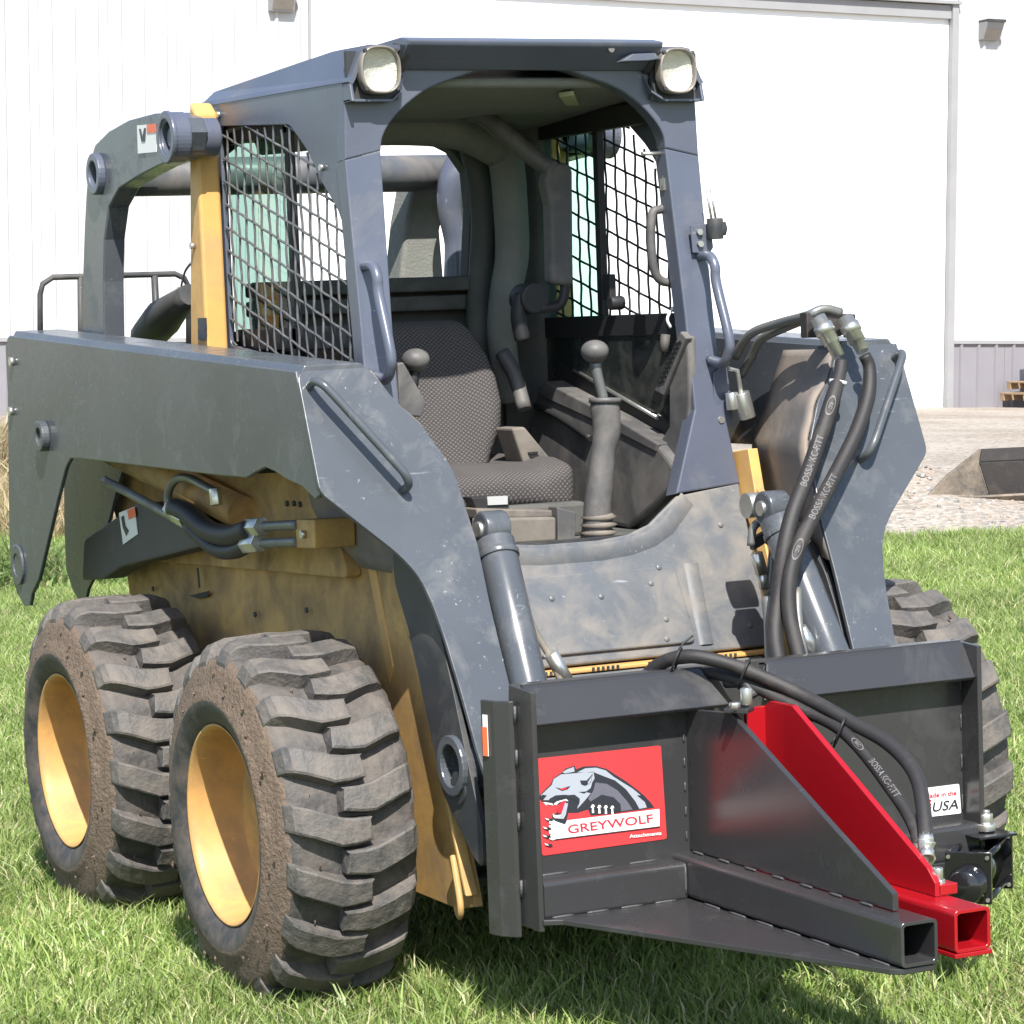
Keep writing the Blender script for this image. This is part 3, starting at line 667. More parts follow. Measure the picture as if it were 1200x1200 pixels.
# roof: cross sections along y
rf = MB()
def rsec(y, zt, xt, zs, th=0.0):
    return [(-XS-0.002, y, zs), (-XS+0.006, y, zs+0.012), (-xt, y, zt-0.004), (-xt+0.02, y, zt), (xt-0.02, y, zt), (xt, y, zt-0.004), (XS-0.006, y, zs+0.012), (XS+0.002, y, zs)]
secs = [rsec(0.128, 2.141, 0.432, 2.057), rsec(0.30, 2.146, 0.432, 2.062), rsec(1.085, 2.122, 0.43, 2.080), rsec(1.10, 2.105, 0.42, 2.080)]
vs = [p for s_ in secs for p in s_]; fs = []
for j in range(3):
    for k in range(7): fs.append((j*8+k, j*8+k+1, (j+1)*8+k+1, (j+1)*8+k))
rf.add(vs, fs); ro = rf.build('roof', 'cab', ss, 0.0)
md = ro.modifiers.new('s', 'SOLIDIFY'); md.thickness = 0.012; md.offset = 1 if False else -1
# visor
vz = MB()
pr = [(0.082, 2.148), (0.13, 2.158), (0.30, 2.155), (0.30, 2.140), (0.20, 2.105), (0.163, 2.100), (0.162, 2.086), (0.152, 2.088), (0.086, 2.136)]
vz.hexa([(-0.335, y, z) for y, z in pr], [(0.335, y, z) for y, z in pr])
vz.build('visor', 'cab', ss, 0.004)
vw = MB()
for s in (-1, 1):
    vw.hexa([(s*0.336, 0.150, 2.010+0.07), (s*0.336, 0.10, 2.138), (s*0.336, 0.17, 2.15), (s*0.336, 0.17, 2.08)], [(s*0.318, 0.150, 2.080), (s*0.318, 0.088, 2.140), (s*0.318, 0.17, 2.15), (s*0.318, 0.17, 2.08)])
vw.build('visor_side', 'darkpaint', ss, 0.002)
# bent bracket on the visor by the right light
kb = MB(); q = on('y', 0.085, (728, 72), (742, 63), (768, 62), (774, 69), (760, 71)); kb.prism([v+Vector((0, 0, 0)) for v in q], (0, 0.03, 0)); kb.build('bent_bracket', 'cab', ss, 0.002)
kb = MB(); q = on('y', 0.100, (714.5, 58)); kb.cyl(q, q+Vector((0, -0.01, 0)), 0.008, 8); kb.build('bolt', 'steelline', ss)

# side walls with the screen openings
hole = on('x', -XS, (257,148), (300,147), (339,146), (360,176), (375,210), (401,255), (409,330), (416.5,428), (408, 438), (345, 424), (270,404))
hole = [Vector((0, p.y, p.z)) for p in rounded(hole, [0.02, 0, 0.02, 0.03, 0.04, 0.05, 0.05, 0.01, 0.01, 0, 0.02])]
outl = [(0.168, 2.064), (0.168, 1.89), (0.110, 1.39), (0.068, 1.07), (1.06, 1.07), (1.045, 1.45), (1.048, 2.084)]
SP = []
for s in (-1, 1):
    sp = plate('cab_side', 'cab', [Vector((s*XS, y, z)) for y, z in outl], (s, 0, 0), 0.010, ss, holes=[[Vector((s*XS, p.y, p.z)) for p in hole]], bevel=0.002); SP.append(sp)
    # woven screen: vertical-ish and horizontal wires, wavy weave, clipped to the opening
    ys = [p.y for p in hole]; zs = [p.z for p in hole]
    poly = [(p.y, p.z) for p in hole]
    def inside(y, z):
        c = False; j = len(poly)-1
        for i in range(len(poly)):
            (a, b), (e, f) = poly[i], poly[j]
            if ((b > z) != (f > z)) and (y < (e-a)*(z-b)/(f-b)+a): c = not c
            j = i
        return c
    wm = MB(); xw = XS-0.004 if s < 0 else XS-0.012
    pitch_y, pitch_z = 0.052, 0.052
    k = 0; y = min(ys)-0.02
    def run(pts):
        seg = []
        for q in pts:
            if inside(q.y, q.z): seg.append(q)
            else:
                if len(seg) > 2: wm.tube(seg, 0.0033, 5, cap=False, smooth_path=False)
                seg = []
        if len(seg) > 2: wm.tube(seg, 0.0033, 5, cap=False, smooth_path=False)
    RD = on('x', -XS, (257, 163), (373, 233)); sl_k = (RD[1].z-RD[0].z)/(RD[1].y-RD[0].y)   # rows drop towards the front
    while y < max(ys)+0.02:
        run([Vector((s*(xw+0.0014*math.sin(math.pi*(z_/pitch_z)+k*math.pi)), y, z_)) for z_ in np.arange(min(zs)-0.01, max(zs)+0.01, pitch_z/4)])
        y += pitch_y; k += 1
    z = min(zs)-0.5; k = 0
    while z < max(zs)+0.5:
        run([Vector((s*(xw-0.0014*math.sin(math.pi*(y_/pitch_y)+k*math.pi)), y_, z+sl_k*(y_-ys[0]))) for y_ in np.arange(min(ys)-0.01, max(ys)+0.01, pitch_y/4)])
        z += pitch_z*1.12; k += 1
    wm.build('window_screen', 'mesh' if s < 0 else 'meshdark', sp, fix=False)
    nb = MB()
    for (y, z) in ((0.955, 2.05), (0.30, 1.875), (0.52, 1.40)): nb.cyl((s*XS, y, z), (s*(XS+0.010), y, z), 0.008, 8)
    nb.build('bolt', 'zinc', sp)
    # sliding glass inside the screen: rear pane green tinted, black divider and rails
    gm = MB(); xg = s*(XS-0.035)
    def yd(z): return 0.60
    gm.prism([(xg, 0.60, 1.50), (xg, 1.0, 1.50), (xg, 1.0, 2.0), (xg, 0.60, 2.0)], (-s*0.004, 0, 0)); gm.build('window_pane', 'glass_green', sp)
    dv = MB(); dv.box((xg+s*0.006, 0.585, 1.42), (xg-s*0.014, 0.612, 2.03)); dv.box((xg+s*0.006, 0.14, 1.45), (xg-s*0.02, 1.0, 1.505)); dv.box((xg+s*0.006, 0.25, 1.975), (xg-s*0.02, 1.0, 2.03))
    dv.build('window_frame', 'rubber_black', sp, 0.003)
    # lower dark pane under the rail
    dp = MB(); dp.box((xg-s*0.012, 0.16, 1.10), (xg-s*0.016, 1.0, 1.45)); dp.build('lower_liner', 'darkglass', sp)

# interior shell
bw = [Vector((x, 1.02, z)) for x, z in ((-0.455, 1.05), (0.455, 1.05), (0.455, 2.07), (-0.455, 2.07))]
wh_ = [Vector((x, 1.02, z)) for x, z in ((-0.43, 1.50), (-0.365, 1.50), (-0.36, 1.625), (0.245, 1.625), (0.262, 1.80), (0.255, 1.90), (0.215, 1.955), (0.15, 1.985), (-0.38, 1.985), (-0.43, 1.95))]
bwo = plate('rear_wall', 'inner', bw, (0, -1, 0), 0.05, ss, holes=[wh_], bevel=0.004)
rb = MB(); rb.box((-0.40, 0.93, 1.585), (0.30, 1.018, 1.622)); rb.box((-0.40, 0.955, 1.535), (0.30, 1.018, 1.575)); rb.build('rear_shelf', 'inner', ss, 0.006)
hl = MB(); hl.hexa([(-0.455, 0.20, 2.052), (0.455, 0.20, 2.052), (0.455, 1.02, 2.00), (-0.455, 1.02, 2.00)], [(-0.42, 0.20, 2.075), (0.42, 0.20, 2.075), (0.42, 1.02, 2.06), (-0.42, 1.02, 2.06)])
hl.build('headliner', 'foam', ss, 0.01)
dl = MB(); q = on('z', 2.045, (655, 108), (672, 106), (682, 122), (668, 125)); dl.prism(q, (0, 0, -0.012)); dl.build('dome_light', 'yellowed', ss, 0.002)
# rear ducting block above the seat back and the right rear corner column
dk = MB(); dk.tube([(-0.40, 0.86, 1.99), (-0.1, 0.84, 2.01), (0.14, 0.84, 2.00), (0.27, 0.84, 1.945)], [0.05, 0.05, 0.052, 0.05], 16)
dk.build('duct', 'foam', ss)
cl = MB(); cl.tube([on('y', 0.84, p) for p in ((545, 128), (575, 150), (592, 185), (598, 240), (600, 300), (592, 345), (588, 390), (592, 430), (600, 470))], [0.035, 0.045, 0.047, 0.046, 0.045, 0.042, 0.040, 0.038, 0.038], 18)
cl.build('corner_column', 'foam', ss)
c2 = MB(); c2.tube([on('y', 0.93, p) for p in ((548, 170), (560, 210), (565, 260), (562, 320), (560, 380), (565, 430))], [0.025, 0.03, 0.03, 0.03, 0.032, 0.03], 12); c2.build('corner_column', 'inner', ss)
# dark pillar at right rear, between column and side window
pl_ = MB(); pl_.prism([(0.455, 1.0, 1.05), (0.455, 0.90, 1.05), (0.40, 0.90, 1.05), (0.33, 1.0, 1.05)], (0, 0, 1.0)); pl_.build('corner_pillar', 'inner', ss, 0.01)
# restraint bar swung up: arm and padded vertical leg
rbp = [on('y', yy, p) for p, yy in (((478, 133), 0.80), ((520, 129), 0.76), ((560, 134), 0.70), ((590, 155), 0.66), ((620, 180), 0.63), ((648, 200), 0.60))]
rbb = MB(); rbb.tube(rbp, 0.024, 14); rbo = rbb.build('restraint_bar', 'plastic', ss)
q = on('y', 0.58, (642, 192), (666, 190), (672, 200), (673, 335), (646, 333), (644, 240), (638, 215))
rbl = MB(); rbl.prism(q, (0, 0.045, 0)); rbl.build('bar_pad', 'plastic', rbo, 0.012, 3)
# fan / armrest cluster below it
kn = MB(); c = on('y', 0.62, (622, 350)); kn.cyl(c-Y3*0.03, c+Y3*0.05, 0.040, 24); kn.tube([on('y', 0.60, p) for p in ((632, 362), (655, 358), (662, 340), (660, 325))], 0.014, 8); c = on('y', 0.62, (612, 385)); kn.tube([c+Vector((0, 0, 0.09)), c+Vector((-0.01, 0, 0.03)), c-Vector((0, 0, 0.03))], 0.020, 12)
kn.build('control_cluster', 'rubber_black', ss, 0.006)
lp = MB(); q = on('y', 0.20, (775, 245), (764, 252), (764, 300), (770, 324), (782, 331), (795, 327)); lp.tube([on('y', 0.20, (788, 236))]+q, 0.011, 10); lp.build('door_handle', 'plastic', ss)
sm = MB(); c = on('x', 0.42, (718, 335)); sm.box(c-Vector((0.02, 0.02, 0.035)), c+Vector((0.0, 0.02, 0.03))); c = on('x', 0.41, (722, 355)); sm.cyl(c-X3*0.02, c+X3*0.02, 0.018, 12); sm.build('window_latch', 'rubber_black', ss, 0.004)
lt = MB(); a = on('y', 0.19, (752, 180), (776, 180)); lt.tube([a[0], a[1]], 0.005, 8, smooth_path=False); a = on('y', 0.185, (781, 186), (778, 222)); lt.tube([a[0], a[1]], 0.007, 8, smooth_path=False)
c = on('y', 0.185, (779, 216)); lt.box(c-Vector((0.008, 0.01, 0.014)), c+Vector((0.008, 0.01, 0.014))); lt.build('latch_rod', 'zinc', ss)

# floor, sills, seat base and consoles
fb = MB(); fb.box((-0.455, 0.06, 0.955), (0.455, 1.0, 0.965)); fb.build('cab_floor', 'inner', ss)
st = MB(); st.box((-0.30, 0.30, 0.965), (0.20, 0.90, 1.05)); st.build('seat_base', 'inner', ss, 0.01)
ds = MB(); q = on('y', 0.18, (562, 692-80), (655, 604), (655, 640), (562, 648))
ds.prism(on('y', 0.16, (565, 608), (652, 606), (652, 634), (565, 640)), (0, 0.06, 0)); ds.build('front_drawer', 'tan', ss, 0.006, 3)
ds = MB(); ds.prism(on('y', 0.20, (558, 596), (650, 598), (650, 606), (560, 608)), (0, 0.08, 0)); ds.build('seat_rail', 'tan', ss, 0.004)
ds = MB(); ds.prism(on('y', 0.17, (653, 594), (676, 600), (674, 637), (654, 637)), (0, 0.05, 0)); ds.build('pedal_bracket', 'plastic', ss, 0.004)
ds = MB(); ds.prism(on('y', 0.24, (552, 583), (598, 582), (596, 600), (560, 600)), (0, 0.05, 0)); ds.build('seat_bracket', 'rubber_black', ss, 0.003)
ds = MB(); ds.prism(on('y', 0.235, (571, 582), (595, 581), (595, 591), (572, 592)), (0, 0.004, 0)); ds.build('label', 'dulllabel', ss)
# seat
def cwarp(p):
    p.z += 0.018*(1-(p.x/0.2)**2) + (0.035*max(0, abs(p.x)-0.13)/0.07 if p.z > 0 else 0)
    if p.y < -0.12: p.z -= 0.02*((-0.12-p.y)/0.1)
    return p
seat = softbox('seat', 'fabric', (-0.015, 0.560, 1.085), (0.43, 0.44, 0.085), ss, bev=0.034, warp=cwarp)
R = Matrix.Rotation(math.radians(-14), 3, 'X')
def bwarp(p):
    f = float(np.interp(p.z, [-0.26, -0.16, -0.06, 0.02, 0.08, 0.17, 0.26], [0.62, 0.72, 0.97, 1.02, 0.97, 0.86, 0.62])); p.x *= f
    p.y -= 0.035*(abs(p.x)/0.2)**3 if p.z < 0.18 else 0
    return p
softbox('seat_back', 'fabric', (-0.035, 0.745, 1.280), (0.40, 0.12, 0.46), seat, rot=R, bev=0.045, warp=bwarp)
sbk = MB(); sbk.tube([(0.215, 0.77, 1.42), (0.235, 0.74, 1.36), (0.24, 0.70, 1.27)], 0.02, 10); sbk.build('seat_bolster_strap', 'plastic', seat)
bl = MB(); bl.tube([on('y', 0.62, p) for p in ((596, 505), (602, 515), (606, 530), (600, 545))], 0.006, 6); bl.tube([on('y', 0.66, p) for p in ((566, 520), (570, 535), (566, 548))], 0.010, 6); bl.build('seat_belt', 'rubber_black', seat)
# right console: long side box with tan top, vents
cg = MB()
q = on('x', 0.30, (600, 500), (612, 497)); 
cg.prism(on('y', 0.50, (600, 502), (615, 500), (648, 540), (652, 556), (618, 556)), (0, 0.10, 0)); cg.build('side_console', 'tan', ss, 0.006)
vg = MB()
for k in range(4): q = on('y', 0.495, (619+k*2.0, 530+k*4), (630+k*1.4, 529+k*4), (631+k*1.4, 531.5+k*4), (620+k*2.0, 532.5+k*4)); vg.prism(q, (0, 0.004, 0))
vg.build('vent', 'rubber_black', ss)
dc = MB(); dc.prism(on('x', 0.36, (632, 452), (642, 448), (700, 478), (770, 520), (800, 560), (770, 590), (735, 620), (655, 600), (622, 560), (620, 500)), (0.06, 0, 0)); dc.build('side_duct', 'plastic', ss, 0.012, 3)
dt = MB(); dt.prism(on('x', 0.355, (632, 452), (638, 447), (720, 490), (770, 520), (768, 530), (700, 495), (636, 466)), (0.06, 0, 0)); dt.build('duct_top', 'plastic', ss, 0.004)
st_ = MB(); st_.tube(on('x', 0.352, (628, 476), (650, 486), (672, 500), (692, 514)), 0.0085, 8); st_.build('trim_strip', 'rubber_black', ss)
rl = MB(); a = on('x', 0.41, (672, 433), (771, 490)); rl.tube(a, 0.005, 8, smooth_path=False); rl.build('slide_rail', 'zinc', ss)
rl = MB(); rl.prism(on('x', 0.415, (655, 425), (790, 500), (790, 520), (655, 447)), (0.02, 0, 0)); rl.build('rail_backing', 'rubber_black', ss)
lpn = MB(); lpn.prism(on('x', 0.425, (640, 385), (795, 395), (790, 500), (655, 425), (636, 410)), (0.004, 0, 0)); lpn.build('lower_window', 'darkglass', ss)
# front right side panel with ladder-like vent
sdp = MB(); sdp.prism(on('x', 0.385, (783, 420), (806, 392), (808, 450), (806, 520), (790, 580), (760, 622), (738, 636), (720, 604), (735, 590), (770, 520), (783, 500)), (0.025, 0, 0)); sdp.build('post_cover', 'plastic', ss, 0.010, 3)
vt = MB(); vt.prism(on('x', 0.375, (766, 458), (797, 388), (804, 396), (777, 464)), (0.02, 0, 0)); vto = vt.build('ladder_vent', 'plastic', ss, 0.004)
vs_ = MB()
for k in range(9):
    t = k/9; u, v = 774+t*22, 448-t*50; vs_.prism(on('x', 0.372, (u-3.5, v-1), (u+4, v-4.5), (u+4.5, v-1.8), (u-3, v+1.5)), (0.004, 0, 0))
vs_.build('vent_slot', 'rubber_black', vto)
cbx = MB(); cbx.tube(on('y', 0.2, (786, 384), (782, 374), (788, 362), (798, 352)), 0.004, 6); cbx.build('cable', 'white', ss)
cbx = MB(); a = on('y', 0.2, (780, 392), (778, 412)); cbx.cyl(a[0], a[1], 0.012, 10); cbx.build('plug', 'darkpaint', ss)
# control levers
for nm, kp, ks in (('control_lever', (697, 411), 1), ('control_lever', (487, 421), -1)):
    if ks > 0:
        Yv = 0.16; a = lambda *p: on('y', Yv, *p)
        lv = MB(); lv.tube(a((700, 655), (700, 600), (703, 570), (707, 530), (711, 505), (709, 478), (708, 470)), [0.034, 0.034, 0.033, 0.030, 0.034, 0.036, 0.034], 18); lo = lv.build('control_lever', 'plastic', ss)
        lv = MB(); p = a((708, 470), (700, 440), (698, 425)); lv.tube(p, [0.012, 0.013, 0.014], 12); lv.build('shaft', 'steelline', lo)
        lv = MB(); p = a((709, 472), (709, 466)); lv.cyl(p[0], p[1], 0.040, 20); lv.build('collar', 'plastic', lo)
        bl_ = MB(); c0 = a((702, 600)); 
        for k in range(5):
            c = a((702, 606+k*9)); bl_.tube([c+Vector((0, 0, 0.010)), c, c-Vector((0, 0, 0.010))], [0.030, 0.044+k*0.002, 0.030], 18, smooth_path=False)
        bl_.build('bellows', 'tan', lo)
    else:
        Yv = 0.30; a = lambda *p: on('y', Yv, *p)
        lv = MB(); lv.tube(a((487, 430), (484, 450), (480, 475)), 0.013, 10); lo = lv.build('control_lever', 'rubber_black', ss)
    c = on('y', Yv-0.005, kp)
    kb = MB(); pr = []
    for k in range(13): t = math.pi*k/12; pr.append((-math.cos(t)*0.026*(1 if math.cos(t) < 0 else 1.15), math.sin(t)*0.034))
    kb.lathe(pr, c, Z3, X3, n=24); kb.build('knob', 'plastic', lo)
# left armrest panel seen past the post
ap = MB(); ap.prism(on('y', 0.22, (466, 426), (473, 424), (500, 472), (494, 489), (468, 486)), (0, 0.03, 0)); ap.build('arm_panel', 'plastic', ss, 0.004)

# ---- cowl below the door -------------------------------------------------------
def cw(x, z, off=0.0):
    return Vector((x, 0.065-(1.094-z)*0.382, z)) + Vector((0, -1, 0.382)).normalized()*off
CN = Vector((0, -1, 0.382)).normalized()
edge = [(0.498, 1.086), (0.318, 1.066), (0.270, 1.035), (0.225, 1.005), (0.16, 0.985), (0.08, 0.977), (-0.08, 0.977), (-0.16, 0.985), (-0.225, 1.005), (-0.270, 1.035), (-0.318, 1.066), (-0.498, 1.086), (-0.492, 0.70), (0.492, 0.70)]
co = plate('front_cowl', 'cowl', [cw(x, z) for x, z in edge], CN, 0.02, ss, bevel=0.005)
# raised lip that follows the cut-out, and the inner panel standing proud
def strip(pts, wd, off, name, mt, par, rise=0.012):
    b = MB(); n = len(pts); V = []
    for i, (x, z) in enumerate(pts):
        a = pts[max(0, i-1)]; c = pts[min(n-1, i+1)]; t = Vector((c[0]-a[0], 0, c[1]-a[1])).normalized(); nn = Vector((-t.z, 0, t.x))
        for d, o in ((-wd, off), (-wd*0.6, off+rise), (wd*0.6, off+rise), (wd, off)):
            q = cw(x, z, o)+Vector((nn.x*d, 0, nn.z*d)); V.append(q)
    b.add(V, [(i*4+k, (i+1)*4+k, (i+1)*4+k+1, i*4+k+1) for i in range(n-1) for k in range(3)], True); return b.build(name, mt, par)
lipc = [(0.345, 1.052), (0.315, 1.025), (0.275, 0.990), (0.225, 0.964), (0.16, 0.948), (0.08, 0.941), (-0.08, 0.941), (-0.16, 0.948), (-0.225, 0.964), (-0.275, 0.990), (-0.315, 1.025), (-0.345, 1.052)]
strip(lipc, 0.028, 0.0, 'cowl_lip', 'cowl', co, 0.005)
ip = rounded([cw(x, z, 0.010) for x, z in ((0.265, 0.902), (-0.285, 0.902), (-0.30, 0.722), (0.280, 0.722))], 0.02)
plate('cowl_panel', 'cowl', ip, CN, 0.012, co, bevel=0.004)
strip([(0.315, 0.905), (0.312, 0.80), (0.310, 0.715)], 0.020, 0.0, 'cowl_rib', 'cowl', co, 0.005)
strip([(-0.325, 0.905), (-0.322, 0.80), (-0.320, 0.715)], 0.013, 0.0, 'cowl_rib', 'cowl', co, 0.012)
nb = MB()
for x, z in ((0.05, 0.845), (0.19, 0.865), (-0.08, 0.85), (0.20, 0.735), (-0.10, 0.735), (0.42, 0.99), (0.44, 0.75), (0.22, 0.90), (0.21, 0.78)):
    nb.lathe([(0, 0.008), (0.002, 0.0075), (0.004, 0.005), (0.0045, 0)], cw(x, z, 0.009 if x < 0.28 else 0.0), CN, X3, n=14)
nb.build('rivet', 'cowl', co)
# cross member, slots and dark latches under the cowl
cmb = MB(); cmb.box((-0.50, -0.112, 0.682), (0.50, -0.075, 0.692)); cmo = cmb.build('cross_member', 'yclean', ss, 0.003)
gp = MB()
for x0 in (-0.17, -0.02, 0.13, 0.30): 
    for k in range(6): gp.box((x0+k*0.013, -0.116, 0.684), (x0+k*0.013+0.006, -0.1125, 0.693))
gp.build('slot_teeth', 'darkpaint', cmo)
fr = MB(); fr.box((-0.36, -0.122, 0.58), (0.44, -0.108, 0.679)); fro = fr.build('front_plate', 'cowl', ss, 0.003)
dk_ = MB()
for a in ((-0.20, 0.628), (0.02, 0.64), (0.335, 0.64)): dk_.cyl((a[0], -0.132, a[1]), (a[0], -0.145, a[1]), 0.016, 16)
dk_.box((-0.17, -0.17, 0.60), (-0.05, -0.132, 0.655)); dk_.build('latch', 'rubber_black', fro, 0.004)
# dark space behind: bulkhead
bh = MB(); bh.box((-0.50, 0.05, 0.30), (0.50, 0.07, 0.98)); bh.build('bulkhead', 'darkpaint', ss)
# outer yellow upright right of the cowl and lower fenders
for s in (-1, 1):
    yb_ = MB(); yb_.prism([(s*0.50, 0.02, 1.17), (s*0.50, -0.02, 1.02), (s*0.50, -0.115, 0.74), (s*0.50, -0.09, 0.70), (s*0.50, 0.0, 0.95), (s*0.50, 0.08, 1.08), (s*0.50, 0.10, 1.16)], (s*0.028, 0, 0))
    yb_.build('side_bracket', 'yclean', ss, 0.002)

# ---- tilt cylinders -------------------------------------------------------------
for s in (-1, 1):
    t0, t1 = Vector((s*0.362, -0.310, 1.050)), Vector((s*0.392, -0.56, 0.63)); d = (t1-t0).normalized()
    c = MB(); c.cyl(t0+d*0.03, t1, 0.043, 28); c.cyl(t0+d*0.06, t0+d*0.075, 0.047, 28); tc_ = c.build('tilt_cylinder', 'paint', ss, 0.002)
    MB().cyl(t1, t1+d*0.16, 0.022, 18).build('piston_rod', 'chrome', tc_)
    MB().cyl(t0-X3*0.030, t0+X3*0.030, 0.040, 32).build('cylinder_eye', 'paint', tc_, 0.006)
    pb = MB(); pb.cyl(t0-X3*0.038, t0+X3*0.038, 0.018, 16); pb.build('pin', 'zinc', tc_, 0.003)
# bright line beside the left cylinder
gl_ = MB(); gl_.tube([on('y', yy, p) for p, yy in (((587, 638), -0.18), ((598, 665), -0.2), ((611, 705), -0.22), ((630, 745), -0.25), ((645, 770), -0.28), ((658, 800), -0.3))], 0.0085, 10); gl_.build('steel_line', 'tan', ss)
gl_ = MB(); q = [on('y', -0.29, p) for p in ((645, 765), (668, 805))]; gl_.cyl(q[0], q[1], 0.018, 8); gl_.build('hose_fitting', 'zinc', ss)

# ---- post furniture on the right -------------------------------------------------
mb = MB(); q = on('y', 0.118, (809, 264), (833, 262), (836, 290), (832, 297), (812, 296)); mb.prism(q, (0, 0.004, 0)); mo = mb.build('mirror_bracket', 'cab', ss, 0.001)
nb = MB()
for p in ((819, 272), (820, 286)): c = on('y', 0.117, p); nb.cyl(c, c-Y3*0.008, 0.008, 6)
nb.build('bolt', 'zinc', mo)
mb = MB(); c = on('y', 0.10, (838, 268)); mb.cyl(c-Z3*0.025, c+Z3*0.025, 0.020, 16); c = on('y', 0.10, (844, 268)); mb.lathe([(-0.018, 0.0), (-0.016, 0.014), (0, 0.018), (0.016, 0.014), (0.018, 0)], c, Z3, X3, 12); mb.build('clamp_knob', 'darkpaint', mo, 0.002)
mb = MB()
for u in (829, 834): q = on('y', 0.10, (u-1, 222), (u+5, 258)); mb.tube([q[0], q[1]], 0.003, 6, smooth_path=False)
mb.build('antenna_rod', 'zinc', mo)
hb = MB(); q = on('y', 0.085, (836, 437), (851, 425), (858, 470), (858, 500), (838, 502)); hb.prism(q, (0, 0.004, 0)); ho = hb.build('hinge_plate', 'cab', ss, 0.002)
c = on('y', 0.084, (844, 492)); MB().cyl(c, c-Y3*0.008, 0.009, 6).build('bolt', 'zinc', ho)
hb = MB(); q = [on('y', 0.05, p) for p in ((853, 432), (864, 434), (869, 462))]; hb.tube(q, 0.006, 8, smooth_path=False)
c0, c1 = on('y', 0.05, (868, 460)), on('y', 0.05, (876, 490)); hb.cyl(c0, c1, 0.021, 12); c0, c1 = on('y', 0.06, (857, 460)), on('y', 0.06, (859, 480)); hb.cyl(c0, c1, 0.016, 12); hb.build('door_catch', 'zinc', ho, 0.002)
# rounded end of cylinder boss, clamp and fitting to the right of the cowl
gd = MB(); c = on('y', -0.22, (882, 592)); gd.cyl(c-X3*0.02, c+X3*0.05, 0.030, 20); gd.build('pin', 'zinc', ss, 0.003)
gd = MB(); gd.tube([on('y', -0.25, p) for p in ((880, 640), (883, 618), (895, 612), (906, 628), (904, 660), (900, 700))], 0.010, 10); gd.build('steel_line', 'steelline', ss)
gd = MB(); q = on('y', -0.25, (886, 648), (893, 672), (896, 690)); gd.cyl(q[0], q[1], 0.015, 6); gd.cyl(q[1], q[2], 0.012, 10); gd.build('hose_fitting', 'zinc', ss)
gd = MB(); q = on('y', -0.24, (882, 632), (899, 622), (902, 634), (884, 645)); gd.prism(q, (0, 0.02, 0)); gd.build('clamp', 'darkpaint', ss, 0.002)

# ---- auxiliary couplers on the right arm and their steel lines -------------------
YK = -0.27
cp = MB(); q = on('y', YK+0.03, (945, 366), (1003, 368), (1004, 386), (985, 394), (946, 396)); cp.prism(q, (0, 0.03, 0)); cpo = cp.build('coupler_block', 'rust', ss, 0.003)
for (a, b, c_) in (((958, 372), (975, 402), (986, 424)), ((990, 372), (1005, 400), (1013, 416))):
    p0, p1, p2 = on('y', YK, a), on('y', YK-0.03, b), on('y', YK-0.05, c_)
    k = MB(); d = (p1-p0); k.tube([p0, p0+d*0.3, p0+d*0.31, p0+d*0.62, p0+d*0.63, p1, p1+(p2-p1)*0.02, p1+(p2-p1)*0.75], [0.019, 0.019, 0.024, 0.024, 0.020, 0.020, 0.016, 0.015], 14, smooth_path=False); k.build('quick_coupler', 'zinc', cpo)
sl3 = MB()
sl3.tube([on('y', yy, p) for p, yy in (((862, 418), 0.10), ((872, 400), 0.05), ((885, 388), 0), ((915, 378), -0.1), ((945, 370), -0.22), ((965, 362), -0.24), ((985, 366), -0.24))], 0.011, 10)
sl3.tube([on('y', yy, p) for p, yy in (((868, 440), 0.12), ((880, 420), 0.08), ((893, 397), 0.02), ((925, 382), -0.1), ((950, 372), -0.2))], 0.011, 10)
sl3.build('steel_line', 'steelline', ss)

# things seen through the rear window
q = on('y', 1.62, (484, 196), (505, 195), (520, 213), (523, 240), (516, 270), (521, 330), (469, 330), (476, 260), (484, 215))
b = MB(); b.prism(q, (0, 0.12, 0)); b.build('rear_duct', 'foam', ss, 0.012, 3)
b = MB(); b.tube([on('y', 1.45, p) for p in ((556, 168), (543, 190), (531, 215), (527, 245), (533, 285), (534, 335))], [0.045, 0.05, 0.045, 0.035, 0.03, 0.035], 16); b.build('air_hose', 'cab', ss)
